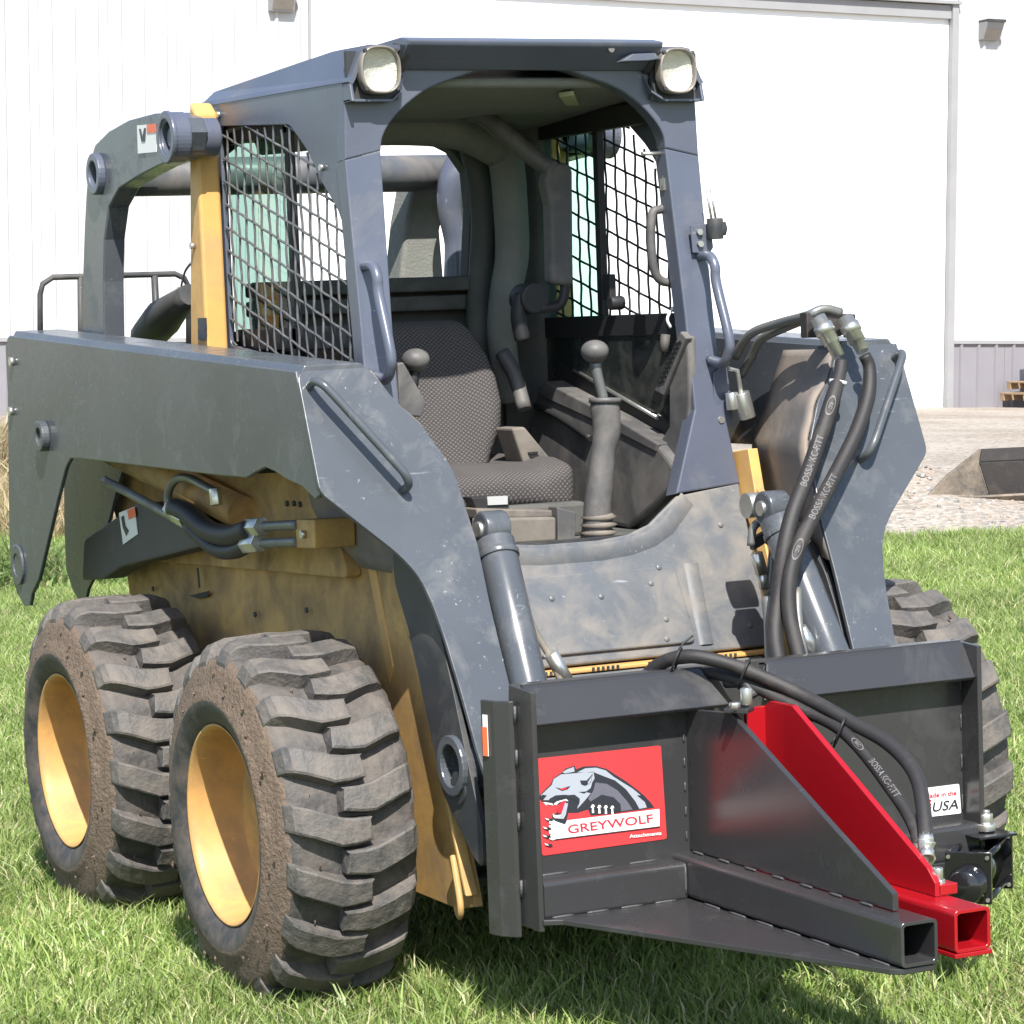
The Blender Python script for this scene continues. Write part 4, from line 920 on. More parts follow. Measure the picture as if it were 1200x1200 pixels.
# ================================================================== ATTACHMENT
at = thing('puller_attachment', 'charcoal steel jaw attachment with red sliding jaw and red wolf sticker', 'loader attachment')
YP, YF = -0.785, -0.845
bp = plate('back_plate', 'powder', [Vector((x, YP, z)) for x, z in ((-0.54, 0.285), (0.54, 0.285), (0.54, 0.768), (-0.54, 0.768))], (0, -1, 0), 0.010, at, bevel=0.001)
for s in (-1, 1):
    ep = MB(); ep.hexa([(s*0.540, YF-0.003, 0.268), (s*0.552, YF-0.003, 0.268), (s*0.552, -0.700, 0.268), (s*0.540, -0.700, 0.268)], [(s*0.540, YF, 0.760), (s*0.552, YF, 0.760), (s*0.552, -0.745, 0.766), (s*0.540, -0.745, 0.766)])
    epo = ep.build('end_plate', 'powder', at, 0.002)
    wg = MB(); zs = [(0.250, 0), (0.735, 0)]
    prof = [(s*0.556, -0.775), (s*0.566, -0.772), (s*0.588, -0.745), (s*0.598, -0.705), (s*0.590, -0.705), (s*0.580, -0.740), (s*0.562, -0.762), (s*0.556, -0.765)]
    wg.hexa([(x, y, 0.245) for x, y in prof], [(x, y, 0.735) for x, y in prof]); wgo = wg.build('side_wing', 'powder', at, 0.002)
    tabs = MB()
    for z in (0.33, 0.47, 0.60, 0.69): tabs.tube([(s*0.556, -0.778, z), (s*0.556, -0.779, z+0.035)], 0.0035, 6, smooth_path=False)
    tabs.build('weld_bead', 'weld', wgo)
    if s < 0:
        stb = MB(); stb.prism([(-0.5975, -0.715, 0.62), (-0.5935, -0.728, 0.62), (-0.5935, -0.728, 0.705), (-0.5975, -0.715, 0.705)], (-0.002, -0.001, 0)); stb.build('label', 'white', wgo)
        stb = MB(); stb.prism([(-0.6000, -0.7155, 0.62), (-0.5960, -0.7285, 0.62), (-0.5960, -0.7285, 0.680), (-0.6000, -0.7155, 0.680)], (-0.001, -0.0005, 0)); stb.build('label_print', 'orange', wgo)
# bent hood bars along the top edge
def hood(xa0, xa1, xb0, xb1):
    b = MB()
    def sec(xt, xm): return [(xt, YP+0.02, 0.764), (xt, YP-0.004, 0.765), (xt, YP-0.012, 0.760), (xt*0.9+xm*0.1, YP-0.018, 0.752), (xm, YF+0.006, 0.692), (xm, YF+0.012, 0.684), (xt, YP-0.006, 0.747), (xt, YP+0.02, 0.752)]
    b.hexa(sec(xa0, xa1), sec(xb0, xb1)); return b.build('top_bar', 'powder', at, 0.002)
hood(-0.5395, -0.5395, -0.125, -0.085); hood(0.035, 0.0, 0.5395, 0.5395)
MB().box((-0.5395, YP-0.0, 0.765), (-0.085, YP+0.055, 0.757)).build('top_flange', 'powder', at, 0.002)
MB().box((0.02, YP-0.0, 0.765), (0.5395, YP+0.055, 0.757)).build('top_flange', 'powder', at, 0.002)
# square tubes
def sqtube(name, mt, p0, p1, hw, hh, wall, parent, rad=0.010):
    """hollow square tube running along y or x"""
    p0, p1 = Vector(p0), Vector(p1); t = (p1-p0).normalized(); e = Z3.cross(t).normalized(); b = MB(); loops = []
    def rr(w, h, r, n=4):
        o = []
        for cx, cy, a0 in ((w-r, h-r, 0), (-w+r, h-r, 90), (-w+r, -h+r, 180), (w-r, -h+r, 270)):
            for k in range(n+1): a = math.radians(a0+90*k/n); o.append((cx+r*math.cos(a), cy+r*math.sin(a)))
        return o
    O, I = rr(hw, hh, rad), rr(hw-wall, hh-wall, max(0.002, rad-wall*0.6)); n = len(O); vs = []
    for lp, c in ((O, p0), (O, p1), (I, p1), (I, p0)): vs += [c+e*a+Z3*z for a, z in lp]
    b.add(vs, [(j*n+k, j*n+(k+1) % n, ((j+1) % 4)*n+(k+1) % n, ((j+1) % 4)*n+k) for j in range(4) for k in range(n)])
    return b.build(name, mt, parent, 0.0008, 1)
sqtube('long_tube', 'powder', (-0.162, -0.765, 0.338), (-0.162, -1.622, 0.338), 0.0405, 0.0425, 0.007, at)
sqtube('ledge_tube', 'powder', (-0.538, -0.806, 0.330), (-0.2035, -0.806, 0.330), 0.0395, 0.0395, 0.006, at)
sqtube('ledge_tube', 'powder', (0.01, -0.806, 0.330), (0.538, -0.806, 0.330), 0.0395, 0.0395, 0.006, at)
def toppoly(pts, z0, z1, name, mt, bev=0.0015):
    b = MB(); b.hexa([(x, y, z0) for x, y in pts], [(x, y, z1) for x, y in pts]); return b.build(name, mt, at, bev)
toppoly([(-0.545, -0.70), (-0.545, -0.853), (-0.51, -0.872), (-0.215, -1.60), (-0.197, -1.618), (-0.126, -1.618), (-0.121, -1.60), (-0.10, -0.90), (-0.10, -0.70)], 0.282, 0.293, 'bottom_plate', 'powder')
toppoly([(0.02, -0.70), (0.02, -0.86), (0.545, -0.853), (0.545, -0.70)], 0.282, 0.2935, 'bottom_plate', 'powder')
plate('gusset', 'powder', [Vector((-0.160, y, z)) for y, z in ((-0.766, 0.383), (-0.766, 0.655), (-0.785, 0.682), (-0.965, 0.694), (-1.535, 0.415), (-1.535, 0.383))], (-1, 0, 0), 0.013, at, bevel=0.0015)
# stitch welds
wd = MB(); rg = random.Random(5)
def stitch(a, b, n, r=0.0042, fill=0.62):
    a, b = Vector(a), Vector(b)
    for k in range(n):
        t0, t1 = (k+0.1)/n, (k+0.1+fill)/n; r = r if False else r; p = [a.lerp(b, t0+(t1-t0)*j/4) for j in range(5)]; wd.tube(p, [r*0.45, r*0.62, r*0.66, r*0.62, r*0.45], 6, smooth_path=False)
stitch((-0.168, -0.80, 0.384), (-0.168, -1.53, 0.384), 7, fill=0.4); stitch((-0.203, -0.90, 0.2945), (-0.203, -1.61, 0.2945), 7); stitch((-0.53, -0.847, 0.2945), (-0.21, -0.847, 0.2945), 4)
stitch((-0.53, -0.787, 0.371), (-0.21, -0.787, 0.371), 3); stitch((-0.168, -0.787, 0.40), (-0.168, -0.787, 0.66), 5, 0.0035, 0.35); stitch((-0.207, -0.846, 0.295), (-0.207, -0.846, 0.37), 1, fill=0.8)
stitch((-0.537, -0.787, 0.30), (-0.537, -0.787, 0.74), 5, 0.003, 0.3); stitch((0.536, -0.787, 0.38), (0.536, -0.787, 0.74), 4, 0.003, 0.4)
wd.build('weld_bead', 'weld', at)

# red sliding jaw
rj = sqtube('red_jaw', 'red', (-0.043, -1.622, 0.3475), (-0.043, -0.90, 0.3475), 0.0405, 0.0405, 0.007, at)
plate('red_fin', 'red', [Vector((-0.040, y, z)) for y, z in ((-0.90, 0.389), (-0.90, 0.690), (-0.925, 0.702), (-1.01, 0.702), (-1.475, 0.440), (-1.50, 0.415), (-1.50, 0.389))], (-1, 0, 0), 0.013, rj, bevel=0.0015)
fb2 = MB(); fb2.box((-0.085, -0.905, 0.389), (-0.02, -0.893, 0.690)); fb2.box((-0.085, -1.624, 0.298), (0.0, -1.35, 0.3065)); fb2.build('jaw_flange', 'red', rj, 0.0015)
fb3 = MB(); fb3.box((-0.032, -1.50, 0.389), (0.012, -1.45, 0.410)); fb3.build('anchor_lug', 'red', rj, 0.002)
pc = MB(); q = on('z', 0.695, (848, 836), (876, 837), (884, 833), (878, 828), (862, 826)); pc.prism(q, (0, 0, 0.010)); pco = pc.build('pivot_cap', 'powder', at, 0.002)
c = on('z', 0.71, (875, 826)); b = MB(); b.cyl(c, c+Z3*0.035, 0.012, 12); c = on('z', 0.71, (861, 830)); b.cyl(c, c+Z3*0.012, 0.012, 6); b.build('bolt', 'zinc', pco, 0.002)
b = MB(); c = on('y', -0.86, (872, 800)); b.tube([c+Vector((-0.02, 0.04, 0)), c, c+Vector((0.01, -0.02, -0.03))], 0.014, 10); b.build('hose_elbow', 'darkpaint', at)

# hydraulic hoses looping over the top bar to the jaw
hA = [((755, 795), -0.70), ((775, 777), -0.74), ((808, 769), -0.80), ((850, 777), -0.85), ((895, 794), -0.90), ((940, 815), -0.96), ((972, 832), -1.03), ((1000, 848), -1.09), ((1035, 867), -1.17), ((1060, 889), -1.24), ((1075, 913), -1.30), ((1081, 940), -1.35), ((1084, 967), -1.39), ((1085, 982), -1.41)]
hB = [((785, 800), -0.70), ((825, 788), -0.78), ((865, 797), -0.85), ((900, 812), -0.90), ((940, 832), -0.97), ((965, 843), -1.02), ((985, 855), -1.07), ((1004, 873), -1.13), ((1024, 897), -1.19), ((1043, 923), -1.26), ((1061, 949), -1.32), ((1073, 973), -1.37), ((1077, 992), -1.40)]
def hosepath(h): return [on('y', yy, p) for p, yy in h]
for h, r in ((hA, 0.0150), (hB, 0.0132)):
    b = MB(); b.tube(hosepath(h), r, 16); ho = b.build('hydraulic_hose', 'hose', at)
    a, c_ = hosepath(h)[-2:]; d = (c_-a).normalized(); b = MB(); b.tube([c_-d*0.004, c_+d*0.012, c_+d*0.0125, c_+d*0.030, c_+d*0.031, c_+d*0.05], [r*1.02, r*1.02, r*0.8, r*0.8, r*0.95, r*0.9], 10, smooth_path=False); b.build('hose_fitting', 'zinc', ho)
def hose_text(s, path, r, t_c, ang, size, parent, toward, rev=False):
    """lettering wrapped on a hose"""
    pts, _ = crom([Vector(p) for p in path], [1]*len(path), 8); L = [0]
    for i in range(1, len(pts)): L.append(L[-1]+(pts[i]-pts[i-1]).length)
    vs, fs = text_mesh(s, size, bold=0.0004); out = []
    xs = [v.x for v in vs]; xm = (max(xs)+min(xs))/2
    for v in vs:
        sgn = -1 if rev else 1; sL = t_c*L[-1] + sgn*(v.x-xm); sL = max(0, min(L[-1]-1e-5, sL)); i = max(k for k in range(len(L)) if L[k] <= sL); i = min(i, len(pts)-2)
        f = (sL-L[i])/(L[i+1]-L[i]); c = pts[i].lerp(pts[i+1], f); t = (pts[min(i+2, len(pts)-1)]-pts[max(i-1, 0)]).normalized()
        n0 = (CAM-c); n0 = Vector(toward) if toward else n0; n0 = (n0-t*n0.dot(t)).normalized(); b0 = n0.cross(t).normalized()*(-1 if rev else 1)
        a = v.y/r+ang; out.append(c+(n0*math.cos(a)+b0*math.sin(a))*(r+0.0012))
    b = MB(); b.add(out, fs); return b.build('hose_print', 'hosetext', parent)
FR = (-0.45, -0.85, 0.25)
hose_text('BOSSA KC-FITT', hosepath(hB), 0.0132, 0.765, 0.0, 0.0185, ho, FR)
def oval(path, r, t_c, ang, a_, b_, parent, w=0.0025):
    pts, _ = crom([Vector(p) for p in path], [1]*len(path), 8); L = [0]
    for i in range(1, len(pts)): L.append(L[-1]+(pts[i]-pts[i-1]).length)
    V = []; N = 28
    for f in (1.0, 0.82):
        for k in range(N):
            th = 2*math.pi*k/N; x, y = a_*f*math.cos(th), b_*f*math.sin(th); sL = min(L[-1]-1e-4, max(0, t_c*L[-1]+x)); i = min(max(j for j in range(len(L)) if L[j] <= sL), len(pts)-2)
            c = pts[i].lerp(pts[i+1], (sL-L[i])/(L[i+1]-L[i])); t = (pts[i+1]-pts[i]).normalized(); n0 = Vector(FR); n0 = (n0-t*n0.dot(t)).normalized(); b0 = n0.cross(t)
            an = y/r+ang; V.append(c+(n0*math.cos(an)+b0*math.sin(an))*(r+0.0012))
    b = MB(); b.add(V, [(k, (k+1) % N, N+(k+1) % N, N+k) for k in range(N)]); return b.build('hose_mark', 'hosetext', parent)
oval(hosepath(hB), 0.0132, 0.625, 0.0, 0.020, 0.0070, ho); hose_text('BKC', hosepath(hB), 0.0132, 0.625, 0.0, 0.009, ho, FR)
zt_ = MB()
for p, yy in (((792, 776), -0.78), ((872, 790), -0.87), ((984, 858), -1.08)):
    c = on('y', yy, p); 
    for k in range(2): pass
    d = Vector((0.55, -0.45, -0.3)).normalized(); e = d.orthogonal().normalized(); g = d.cross(e); lp = [c+(e*math.cos(a)*0.026+g*math.sin(a)*0.036) for a in [2*math.pi*j/20 for j in range(21)]]; zt_.tube(lp, 0.0028, 6, smooth_path=False, cap=False)
q = [on('y', -0.78, p) for p in ((790, 772), (800, 755), (812, 745))]; zt_.tube(q, 0.0022, 6); q = [on('y', -1.09, p) for p in ((980, 862), (974, 872))]; zt_.tube(q, 0.0022, 6)
q = [on('y', -0.87, p) for p in ((893, 790), (896, 780))]; zt_.tube(q, 0.0022, 6)
zt_.build('zip_tie', 'rubber_black', at)
# nut block and stacked fittings at the jaw tip
b = MB(); c = on('x', -0.02, (1099, 1036)); b.cyl(c-Z3*0.022, c+Z3*0.010, 0.0145, 6); b.cyl(c+Z3*0.010, c+Z3*0.032, 0.011, 10); b.build('swivel_fitting', 'zinc', at, 0.002)
b = MB(); p = [on('y', -1.42, q_) for q_ in ((1086, 985), (1084, 996), (1086, 1006), (1083, 1016), (1092, 1028))]; b.tube(p, [0.019, 0.015, 0.019, 0.015, 0.013], 8, smooth_path=False); b.build('swivel_fitting', 'zinc', at, 0.002)

# small motor with two square end plates, tie bars and round cover
mt_ = thing('hydraulic_motor', 'gloss black hydraulic motor with square end plates behind the red jaw tip', 'motor')
n0, f0 = Vector((0.432, -0.95, 0.277)), Vector((0.578, -0.815, 0.279)); d = (f0-n0).normalized(); e = Vector((-d.y, d.x, 0))*-1
for c, hw, nm in ((n0, 0.050, 'near_plate'), (f0, 0.058, 'far_plate')):
    b = MB(); b.obox(c, e*hw, d*0.006, Z3*(hw+0.006)); b.build('end_plate', 'black', mt_, 0.002)
b = MB()
for i in (-1, 1):
    for j in (-1, 1): b.cyl(n0+e*0.042*i+Z3*0.047*j, f0+e*0.042*i+Z3*0.047*j, 0.007, 12)
b.build('tie_bar', 'black', mt_)
b = MB(); b.cyl(n0+d*0.01, f0-d*0.01, 0.040, 28); b.build('drum', 'black', mt_)
b = MB(); c0 = n0-d*0.006; b.lathe([(0, 0.043), (0.012, 0.043), (0.016, 0.040), (0.045, 0.038), (0.050, 0.034), (0.052, 0.0)], c0+Z3*-0.012, -d, e, 32); b.build('round_cover', 'black', mt_)
b = MB()
for i in (-1, 1):
    for j in (-1, 1):
        for cc, k in ((n0-d*0.006, 0.042), (f0-d*0.006, 0.050)): q = cc+e*k*i+Z3*(k+0.004)*j; b.cyl(q, q-d*0.004, 0.0045, 8)
b.build('screw', 'zinc', mt_)
b = MB(); b.box((0.50, -0.90, 0.342), (0.60, -0.77, 0.348)); b.build('mount_plate', 'black', mt_, 0.002)
b = MB(); b.cyl((0.556, -0.845, 0.350), (0.556, -0.845, 0.366), 0.021, 16); b.cyl((0.556, -0.845, 0.366), (0.556, -0.845, 0.388), 0.016, 6); b.cyl((0.556, -0.845, 0.388), (0.556, -0.845, 0.396), 0.009, 12); b.build('mount_bolt', 'zinc', mt_, 0.002)

# ---- stickers --------------------------------------------------------------------
YD = YP-0.0015
def dpx(*p): return on('y', YD, *p)
K = 6.316
def cz(x, y): return (610+x/K, 860+y/K)      # crop position of the logo drawing
def layer(pts, k, mt, name='logo_shape'):
    q = [on('y', YD-0.0004*k, cz(*p)) for p in pts]; return plate(name, mt, q, (0, -1, 0), 0.0003, stk, bevel=0.0)
stk = None
q = dpx((628.5, 889), (774.5, 873.5), (781.5, 983), (635.5, 1003))
stk = plate('wolf_sticker', 'vinylred', rounded(q, 0.006), (0, -1, 0), 0.0008, at, bevel=0.0)
body = [(300,290),(335,255),(400,235),(410,262),(470,240),(560,238),(640,260),(700,300),(780,350),(860,410),(920,460),(965,510),(990,545),(905,560),(760,578),(690,590),(520,605),(500,560),(420,585),(355,585),(340,640),(285,655),(240,640),(230,600),(260,590),(285,560),(300,520),(245,525),(180,522),(142,485),(140,455),(190,405),(225,370),(240,330)]
layer(body, 1, 'ink')
layer([(310,285),(345,262),(395,245),(400,280),(330,292)], 2, 'inkpale')
layer([(150,455),(200,408),(232,378),(245,335),(300,300),(395,292),(420,290),(540,280),(548,330),(530,360),(520,400),(480,430),(520,440),(470,500),(420,555),(440,480),(400,450),(330,455),(250,460),(215,490),(170,490)], 2, 'inkpale')
layer([(420,285),(480,255),(560,250),(630,270),(690,318),(620,315),(545,285)], 2, 'inkpale')
layer([(620,315),(700,345),(780,410),(850,500),(880,555),(935,545),(920,505),(860,455),(890,455),(830,405),(740,350),(690,318)], 2, 'inkpale')
layer([(555,360),(640,370),(720,420),(790,500),(830,560),(745,572),(740,520),(690,470),(600,450),(520,500),(500,480),(540,420)], 2, 'inkgrey')
layer([(520,500),(600,460),(680,485),(725,530),(735,570),(700,578),(690,560),(600,550),(520,560)], 3, 'ink')
layer([(300,500),(340,490),(330,530),(300,590),(280,585),(265,560),(290,540)], 3, 'inkred')
layer([(150,465),(160,450),(195,455),(170,485),(155,480)], 3, 'ink')
layer([(258,395),(300,405),(370,385),(350,410),(310,422),(285,412)], 3, 'ink'); layer([(290,407),(345,397),(335,410),(308,416)], 4, 'inkred')
layer([(440,345),(490,345),(535,295),(520,360),(480,385),(450,375)], 3, 'ink'); layer([(498,360),(528,310),(520,350),(502,375)], 4, 'inkpale')
layer([(430,430),(500,425),(470,442)], 3, 'ink'); layer([(215,480),(260,455),(330,450),(400,460),(440,495),(430,530),(415,500),(380,480),(330,470),(270,478),(240,520),(200,515)], 3, 'ink')
layer([(245,520),(270,500),(340,482),(355,500),(330,492),(290,505),(262,528)], 4, 'white')
layer([(235,600),(300,600),(330,510),(352,515),(335,600),(318,630),(250,625)], 4, 'inkpale')
layer([(165,505),(195,508),(235,515),(243,530),(200,520),(190,530),(178,515)], 4, 'white'); layer([(240,590),(262,608),(300,596),(285,620),(245,615)], 5, 'white')
# claws
for k in range(4):
    x, y = 527+k*48, 527+k*3; layer([(x-8, y+18), (x+3, y-4), (x+16, y-4), (x+24, y+14), (x+14, y+12), (x+18, y+58), (x+2, y+60), (x+2, y+18)], 6, 'white')
layer([(330,640),(1030,553),(1032,690),(255,785),(235,760),(245,730),(225,700),(250,680),(230,650),(255,640)], 5, 'ink'); layer([(345,640),(1028,556),(1030,683),(262,778),(232,790),(250,755),(235,740),(222,705),(228,655),(262,648),(330,672)], 6, 'white')
for k, (x, y) in enumerate(((185, 625), (170, 690), (168, 750), (180, 812))):
    layer([(x, y-12), (x+22, y+2), (x+50, y+2), (x+62, y+18), (x+25, y+22)], 7, 'ink'); layer([(x-4, y-4), (x+20, y+4), (x+30, y+14), (x+8, y+12)], 8, 'white')
for k in range(4): layer([(210, 640+k*38), (240, 632+k*38), (262, 650+k*38), (240, 672+k*38), (215, 665+k*38)], 7, 'white')
# lettering follows the slanted banner
ca, cb = on('y', YD, cz(345, 706), cz(975, 622)); e = (cb-ca).normalized(); g = Vector((0, 0, 1)); g = (on('y', YD, cz(660, 610))-on('y', YD, cz(672, 720))); g = (g).normalized()
mid = (ca+cb)/2+Vector((0, -0.0034, 0))
vs, fs = text_on('GREYWOLF', 0.0255, mid, e, g, width=(cb-ca).length, bold=0.0003); b = MB(); b.add(vs, fs); b.build('lettering', 'inkred', stk)
ca, cb = on('y', YD, cz(800, 757), cz(1037, 732)); mid = (ca+cb)/2+Vector((0, -0.0030, 0)); vs, fs = text_on('Attachments', 0.0105, mid, (cb-ca).normalized(), g, width=(cb-ca).length, bold=0.0002); b = MB(); b.add(vs, fs); b.build('lettering', 'white', stk)
# small white sticker on the right panel
q = on('y', YD, (1081, 924), (1124, 918.5), (1126.5, 953), (1083, 958)); ms = plate('origin_sticker', 'white', rounded(q, 0.004), (0, -1, 0), 0.0008, at, bevel=0.0)
ca, cb = on('y', YD-0.001, (1084, 933), (1121, 929)); vs, fs = text_on('Made in the', 0.014, (ca+cb)/2, (cb-ca).normalized(), Z3, width=(cb-ca).length, bold=0.0003); b = MB(); b.add(vs, fs); b.build('lettering', 'inkred', ms)
ca, cb = on('y', YD-0.001, (1093, 946), (1123, 942)); vs, fs = text_on('USA', 0.030, (ca+cb)/2, (cb-ca).normalized(), Z3, width=(cb-ca).length, shear=0.2, bold=0.0004); b = MB(); b.add(vs, fs); b.build('lettering', 'ink', ms)
b = MB()
for k in range(4): b.prism(on('y', YD-0.001, (1083.5, 938+k*4.3), (1091.5, 937+k*4.3), (1091.5, 939+k*4.3), (1083.5, 940+k*4.3)), (0, -0.0004, 0))
b.build('flag_stripe', 'inkred', ms)

# ---- big auxiliary hoses on the right --------------------------------------------
H1 = [((986, 424), -0.33), ((984, 438), -0.345), ((975, 470), -0.375), ((962, 510), -0.40), ((945, 560), -0.44), ((928, 605), -0.47), ((918, 650), -0.49), ((912, 700), -0.50), ((908, 745), -0.53), ((914, 785), -0.58)]
H2 = [((1013, 416), -0.33), ((1019, 432), -0.335), ((1017, 465), -0.355), ((1004, 505), -0.39), ((982, 550), -0.43), ((958, 595), -0.48), ((936, 640), -0.515), ((925, 680), -0.53), ((926, 725), -0.55), ((940, 785), -0.60)]
for h, r in ((H1, 0.0185), (H2, 0.0175)):
    b = MB(); rs = [0.0145, 0.015]+[r]*(len(h)-2); b.tube(hosepath(h), rs, 18); ho = b.build('hydraulic_hose', 'hose', ss)
    hose_text('BOSSA KC-FITT', hosepath(h), r, 0.36 if h is H1 else 0.50, 0.0, 0.021, ho, FR, rev=True)
    oval(hosepath(h), r, 0.17 if h is H1 else 0.68, 0.0, 0.026, 0.010, ho)
    hose_text('KC', hosepath(h), r, 0.17 if h is H1 else 0.68, 0.0, 0.012, ho, FR)
c = on('y', -0.352, (982, 448)); b = MB(); b.cyl(c-Vector((0.001, 0, 0.004)), c+Vector((0.001, 0, 0.004)), 0.0205, 18); b.build('hose_clip', 'white', ss)
b = MB(); b.tube([on('y', yy, p) for p, yy in (((900, 700), -0.42), ((903, 730), -0.44), ((905, 785), -0.50))], 0.016, 12); b.tube([on('y', yy, p) for p, yy in (((934, 690), -0.46), ((936, 730), -0.50), ((945, 785), -0.55))], 0.010, 12); b.build('steel_line', 'steelline', ss)
b = MB(); q = on('y', -0.5, (938, 735), (946, 752), (950, 770)); b.tube(list(q), [0.014, 0.018, 0.016], 8, smooth_path=False); b.build('hose_fitting', 'zinc', ss)
# quick-tach carrier behind the attachment plate
b = MB(); b.box((-0.53, -0.70, 0.30), (0.53, -0.66, 0.66)); b.box((-0.53, -0.66, 0.56), (0.53, -0.58, 0.66)); b.build('quick_coupler_frame', 'darkpaint', ss, 0.004)
b = MB(); b.cyl((-0.56, -0.50, 0.52), (0.56, -0.50, 0.52), 0.035, 20); b.build('torque_tube', 'darkpaint', ss)
# ================================================================== SETTING
Ur = ray(8400, 420).normalized(); Vr = (-ray(366, 34650)); Vr = (Vr - Ur*Vr.dot(Ur)).normalized(); 
if Vr.z < 0: Vr = -Vr
Nr = Ur.cross(Vr).normalized()
if Nr.y > 0: Nr = -Nr
W0 = Vector((20.909, 27.947, 0.0))
def wuv(u, v, d=0.0): return W0 + Ur*u + Vr*v + Nr*d
def wpx(p, d=0.0):
    q = onp(Nr, W0+Nr*d, p)-W0; return q.dot(Ur), q.dot(Vr)
uL0, _ = wpx((366, 300)); uR0, _ = wpx((1110, 300)); _, vW = wpx((1150, 401)); _, vH = wpx((1115, 24)); _, vB = wpx((1150, 475)); _, vT = wpx((1118, 4))
uMin, uMax, vTop, vBot = wpx((-1100, 300))[0], wpx((2300, 300))[0], vT+1.0, vB-2.0
def zbase(x, y):       # plane through the foot of the wall
    n = Ur.cross(Vector((-Nr.x, -Nr.y, 0)).normalized()); n = n if n.z > 0 else -n
    return W0.z + (vB*Vr.z) - (n.x*(x-W0.x)+n.y*(y-W0.y))/n.z
def ss_(t): t = max(0, min(1, t)); return t*t*(3-2*t)
def gz(x, y):
    d = math.hypot(x-0.5, y+1); f = ss_((d-9)/22)
    heap = 0.34*math.exp(-(((x-8.1)/1.0)**2+((y-11.2)/1.3)**2))*(1+0.35*noise.noise(Vector((x*1.7, y*1.7, 0))))
    return f*max(-3, min(3, zbase(x, y))) + (heap if heap > 0.004 else 0)

bdy = [(-40, 40), (-8, 24), (1.2, 15.2), (2.6, 13.4), (4.6, 11.0), (6.2, 9.35), (7.0, 8.75), (8.3, 8.25), (11, 7.3), (30, 0), (60, -14)]
def lawn_side(x, y):    # >0 on the lawn
    for (a, b), (c, d) in zip(bdy[:-1], bdy[1:]):
        if a <= x <= c: return (b+(d-b)*(x-a)/(c-a)) - y
    return 1 if x < -40 else -1
def ground_mat():
    g = bpy.data.materials.new('gravel'); g.use_nodes = True; n = g.node_tree; L = n.links; b = n.nodes['Principled BSDF']; b.inputs['Roughness'].default_value = 0.95
    tc = n.nodes.new('ShaderNodeTexCoord'); v = n.nodes.new('ShaderNodeTexVoronoi'); v.inputs['Scale'].default_value = 26; L.new(tc.outputs['Object'], v.inputs['Vector'])
    a = n.nodes.new('ShaderNodeTexNoise'); a.inputs['Scale'].default_value = 0.6; a.inputs['Detail'].default_value = 8; L.new(tc.outputs['Object'], a.inputs['Vector'])
    r = n.nodes.new('ShaderNodeValToRGB'); e = r.color_ramp.elements; e[0].position = 0.3; e[0].color = (0.27, 0.225, 0.18, 1); e[1].position = 0.7; e[1].color = (0.40, 0.355, 0.30, 1); L.new(a.outputs[0], r.inputs[0])
    mx = n.nodes.new('ShaderNodeMix'); mx.data_type = 'RGBA'; mx.blend_type = 'MULTIPLY'; mx.inputs[0].default_value = 0.55; L.new(r.outputs[0], mx.inputs[6])
    hs = n.nodes.new('ShaderNodeMapRange'); hs.inputs[1].default_value = 0; hs.inputs[2].default_value = 1; hs.inputs[3].default_value = 0.45; hs.inputs[4].default_value = 1.25
    sp = n.nodes.new('ShaderNodeSeparateColor'); L.new(v.outputs['Color'], sp.inputs[0]); L.new(sp.outputs[0], hs.inputs[0]); L.new(hs.outputs[0], mx.inputs[7]); L.new(mx.outputs[2], b.inputs['Base Color'])
    bp = n.nodes.new('ShaderNodeBump'); bp.inputs['Strength'].default_value = 0.7; bp.inputs['Distance'].default_value = 0.02; L.new(v.outputs['Distance'], bp.inputs['Height']); L.new(bp.outputs[0], b.inputs['Normal']); return g
M['gravel'] = ground_mat()
M['soil'] = mat('lawn_soil', (0.12, 0.14, 0.06), 0.95, dirt=(0.12, 0.105, 0.06), dirt_amt=0.5, dscale=3, bump=0.6, bscale=60)
def sheet(name, mt, xs, ys, f, dz):
    V = []; F = []; nx, ny = len(xs), len(ys)
    for y in ys:
        for x in xs: V.append((x, y, gz(x, y)+dz(x, y)))
    for j in range(ny-1):
        for i in range(nx-1):
            if f((xs[i]+xs[i+1])/2, (ys[j]+ys[j+1])/2): F.append((j*nx+i, j*nx+i+1, (j+1)*nx+i+1, (j+1)*nx+i))
    b = MB(); b.add(V, F, True); o = b.build(name, mt); o['kind'] = 'structure'; return o
xs = sorted(set([-400, -200, -100, -60] + [x*1.0 for x in range(-40, 61, 2)] + [100, 200, 400] + [4+i*0.25 for i in range(33)]))
ys = sorted(set([-200, -60, -30] + [y*1.0 for y in range(-16, 61, 2)] + [100, 200, 400] + [6+i*0.25 for i in range(41)]))
sheet('gravel_yard', 'gravel', xs, ys, lambda x, y: True, lambda x, y: -0.03-0.02*ss_(lawn_side(x, y)/2))
xl = [-40+i*0.5 for i in range(0, 201)]; yl_ = [-30+i*0.5 for i in range(0, 141)]
sheet('lawn', 'soil', xl, yl_, lambda x, y: lawn_side(x, y) > 0.1, lambda x, y: 0.02)

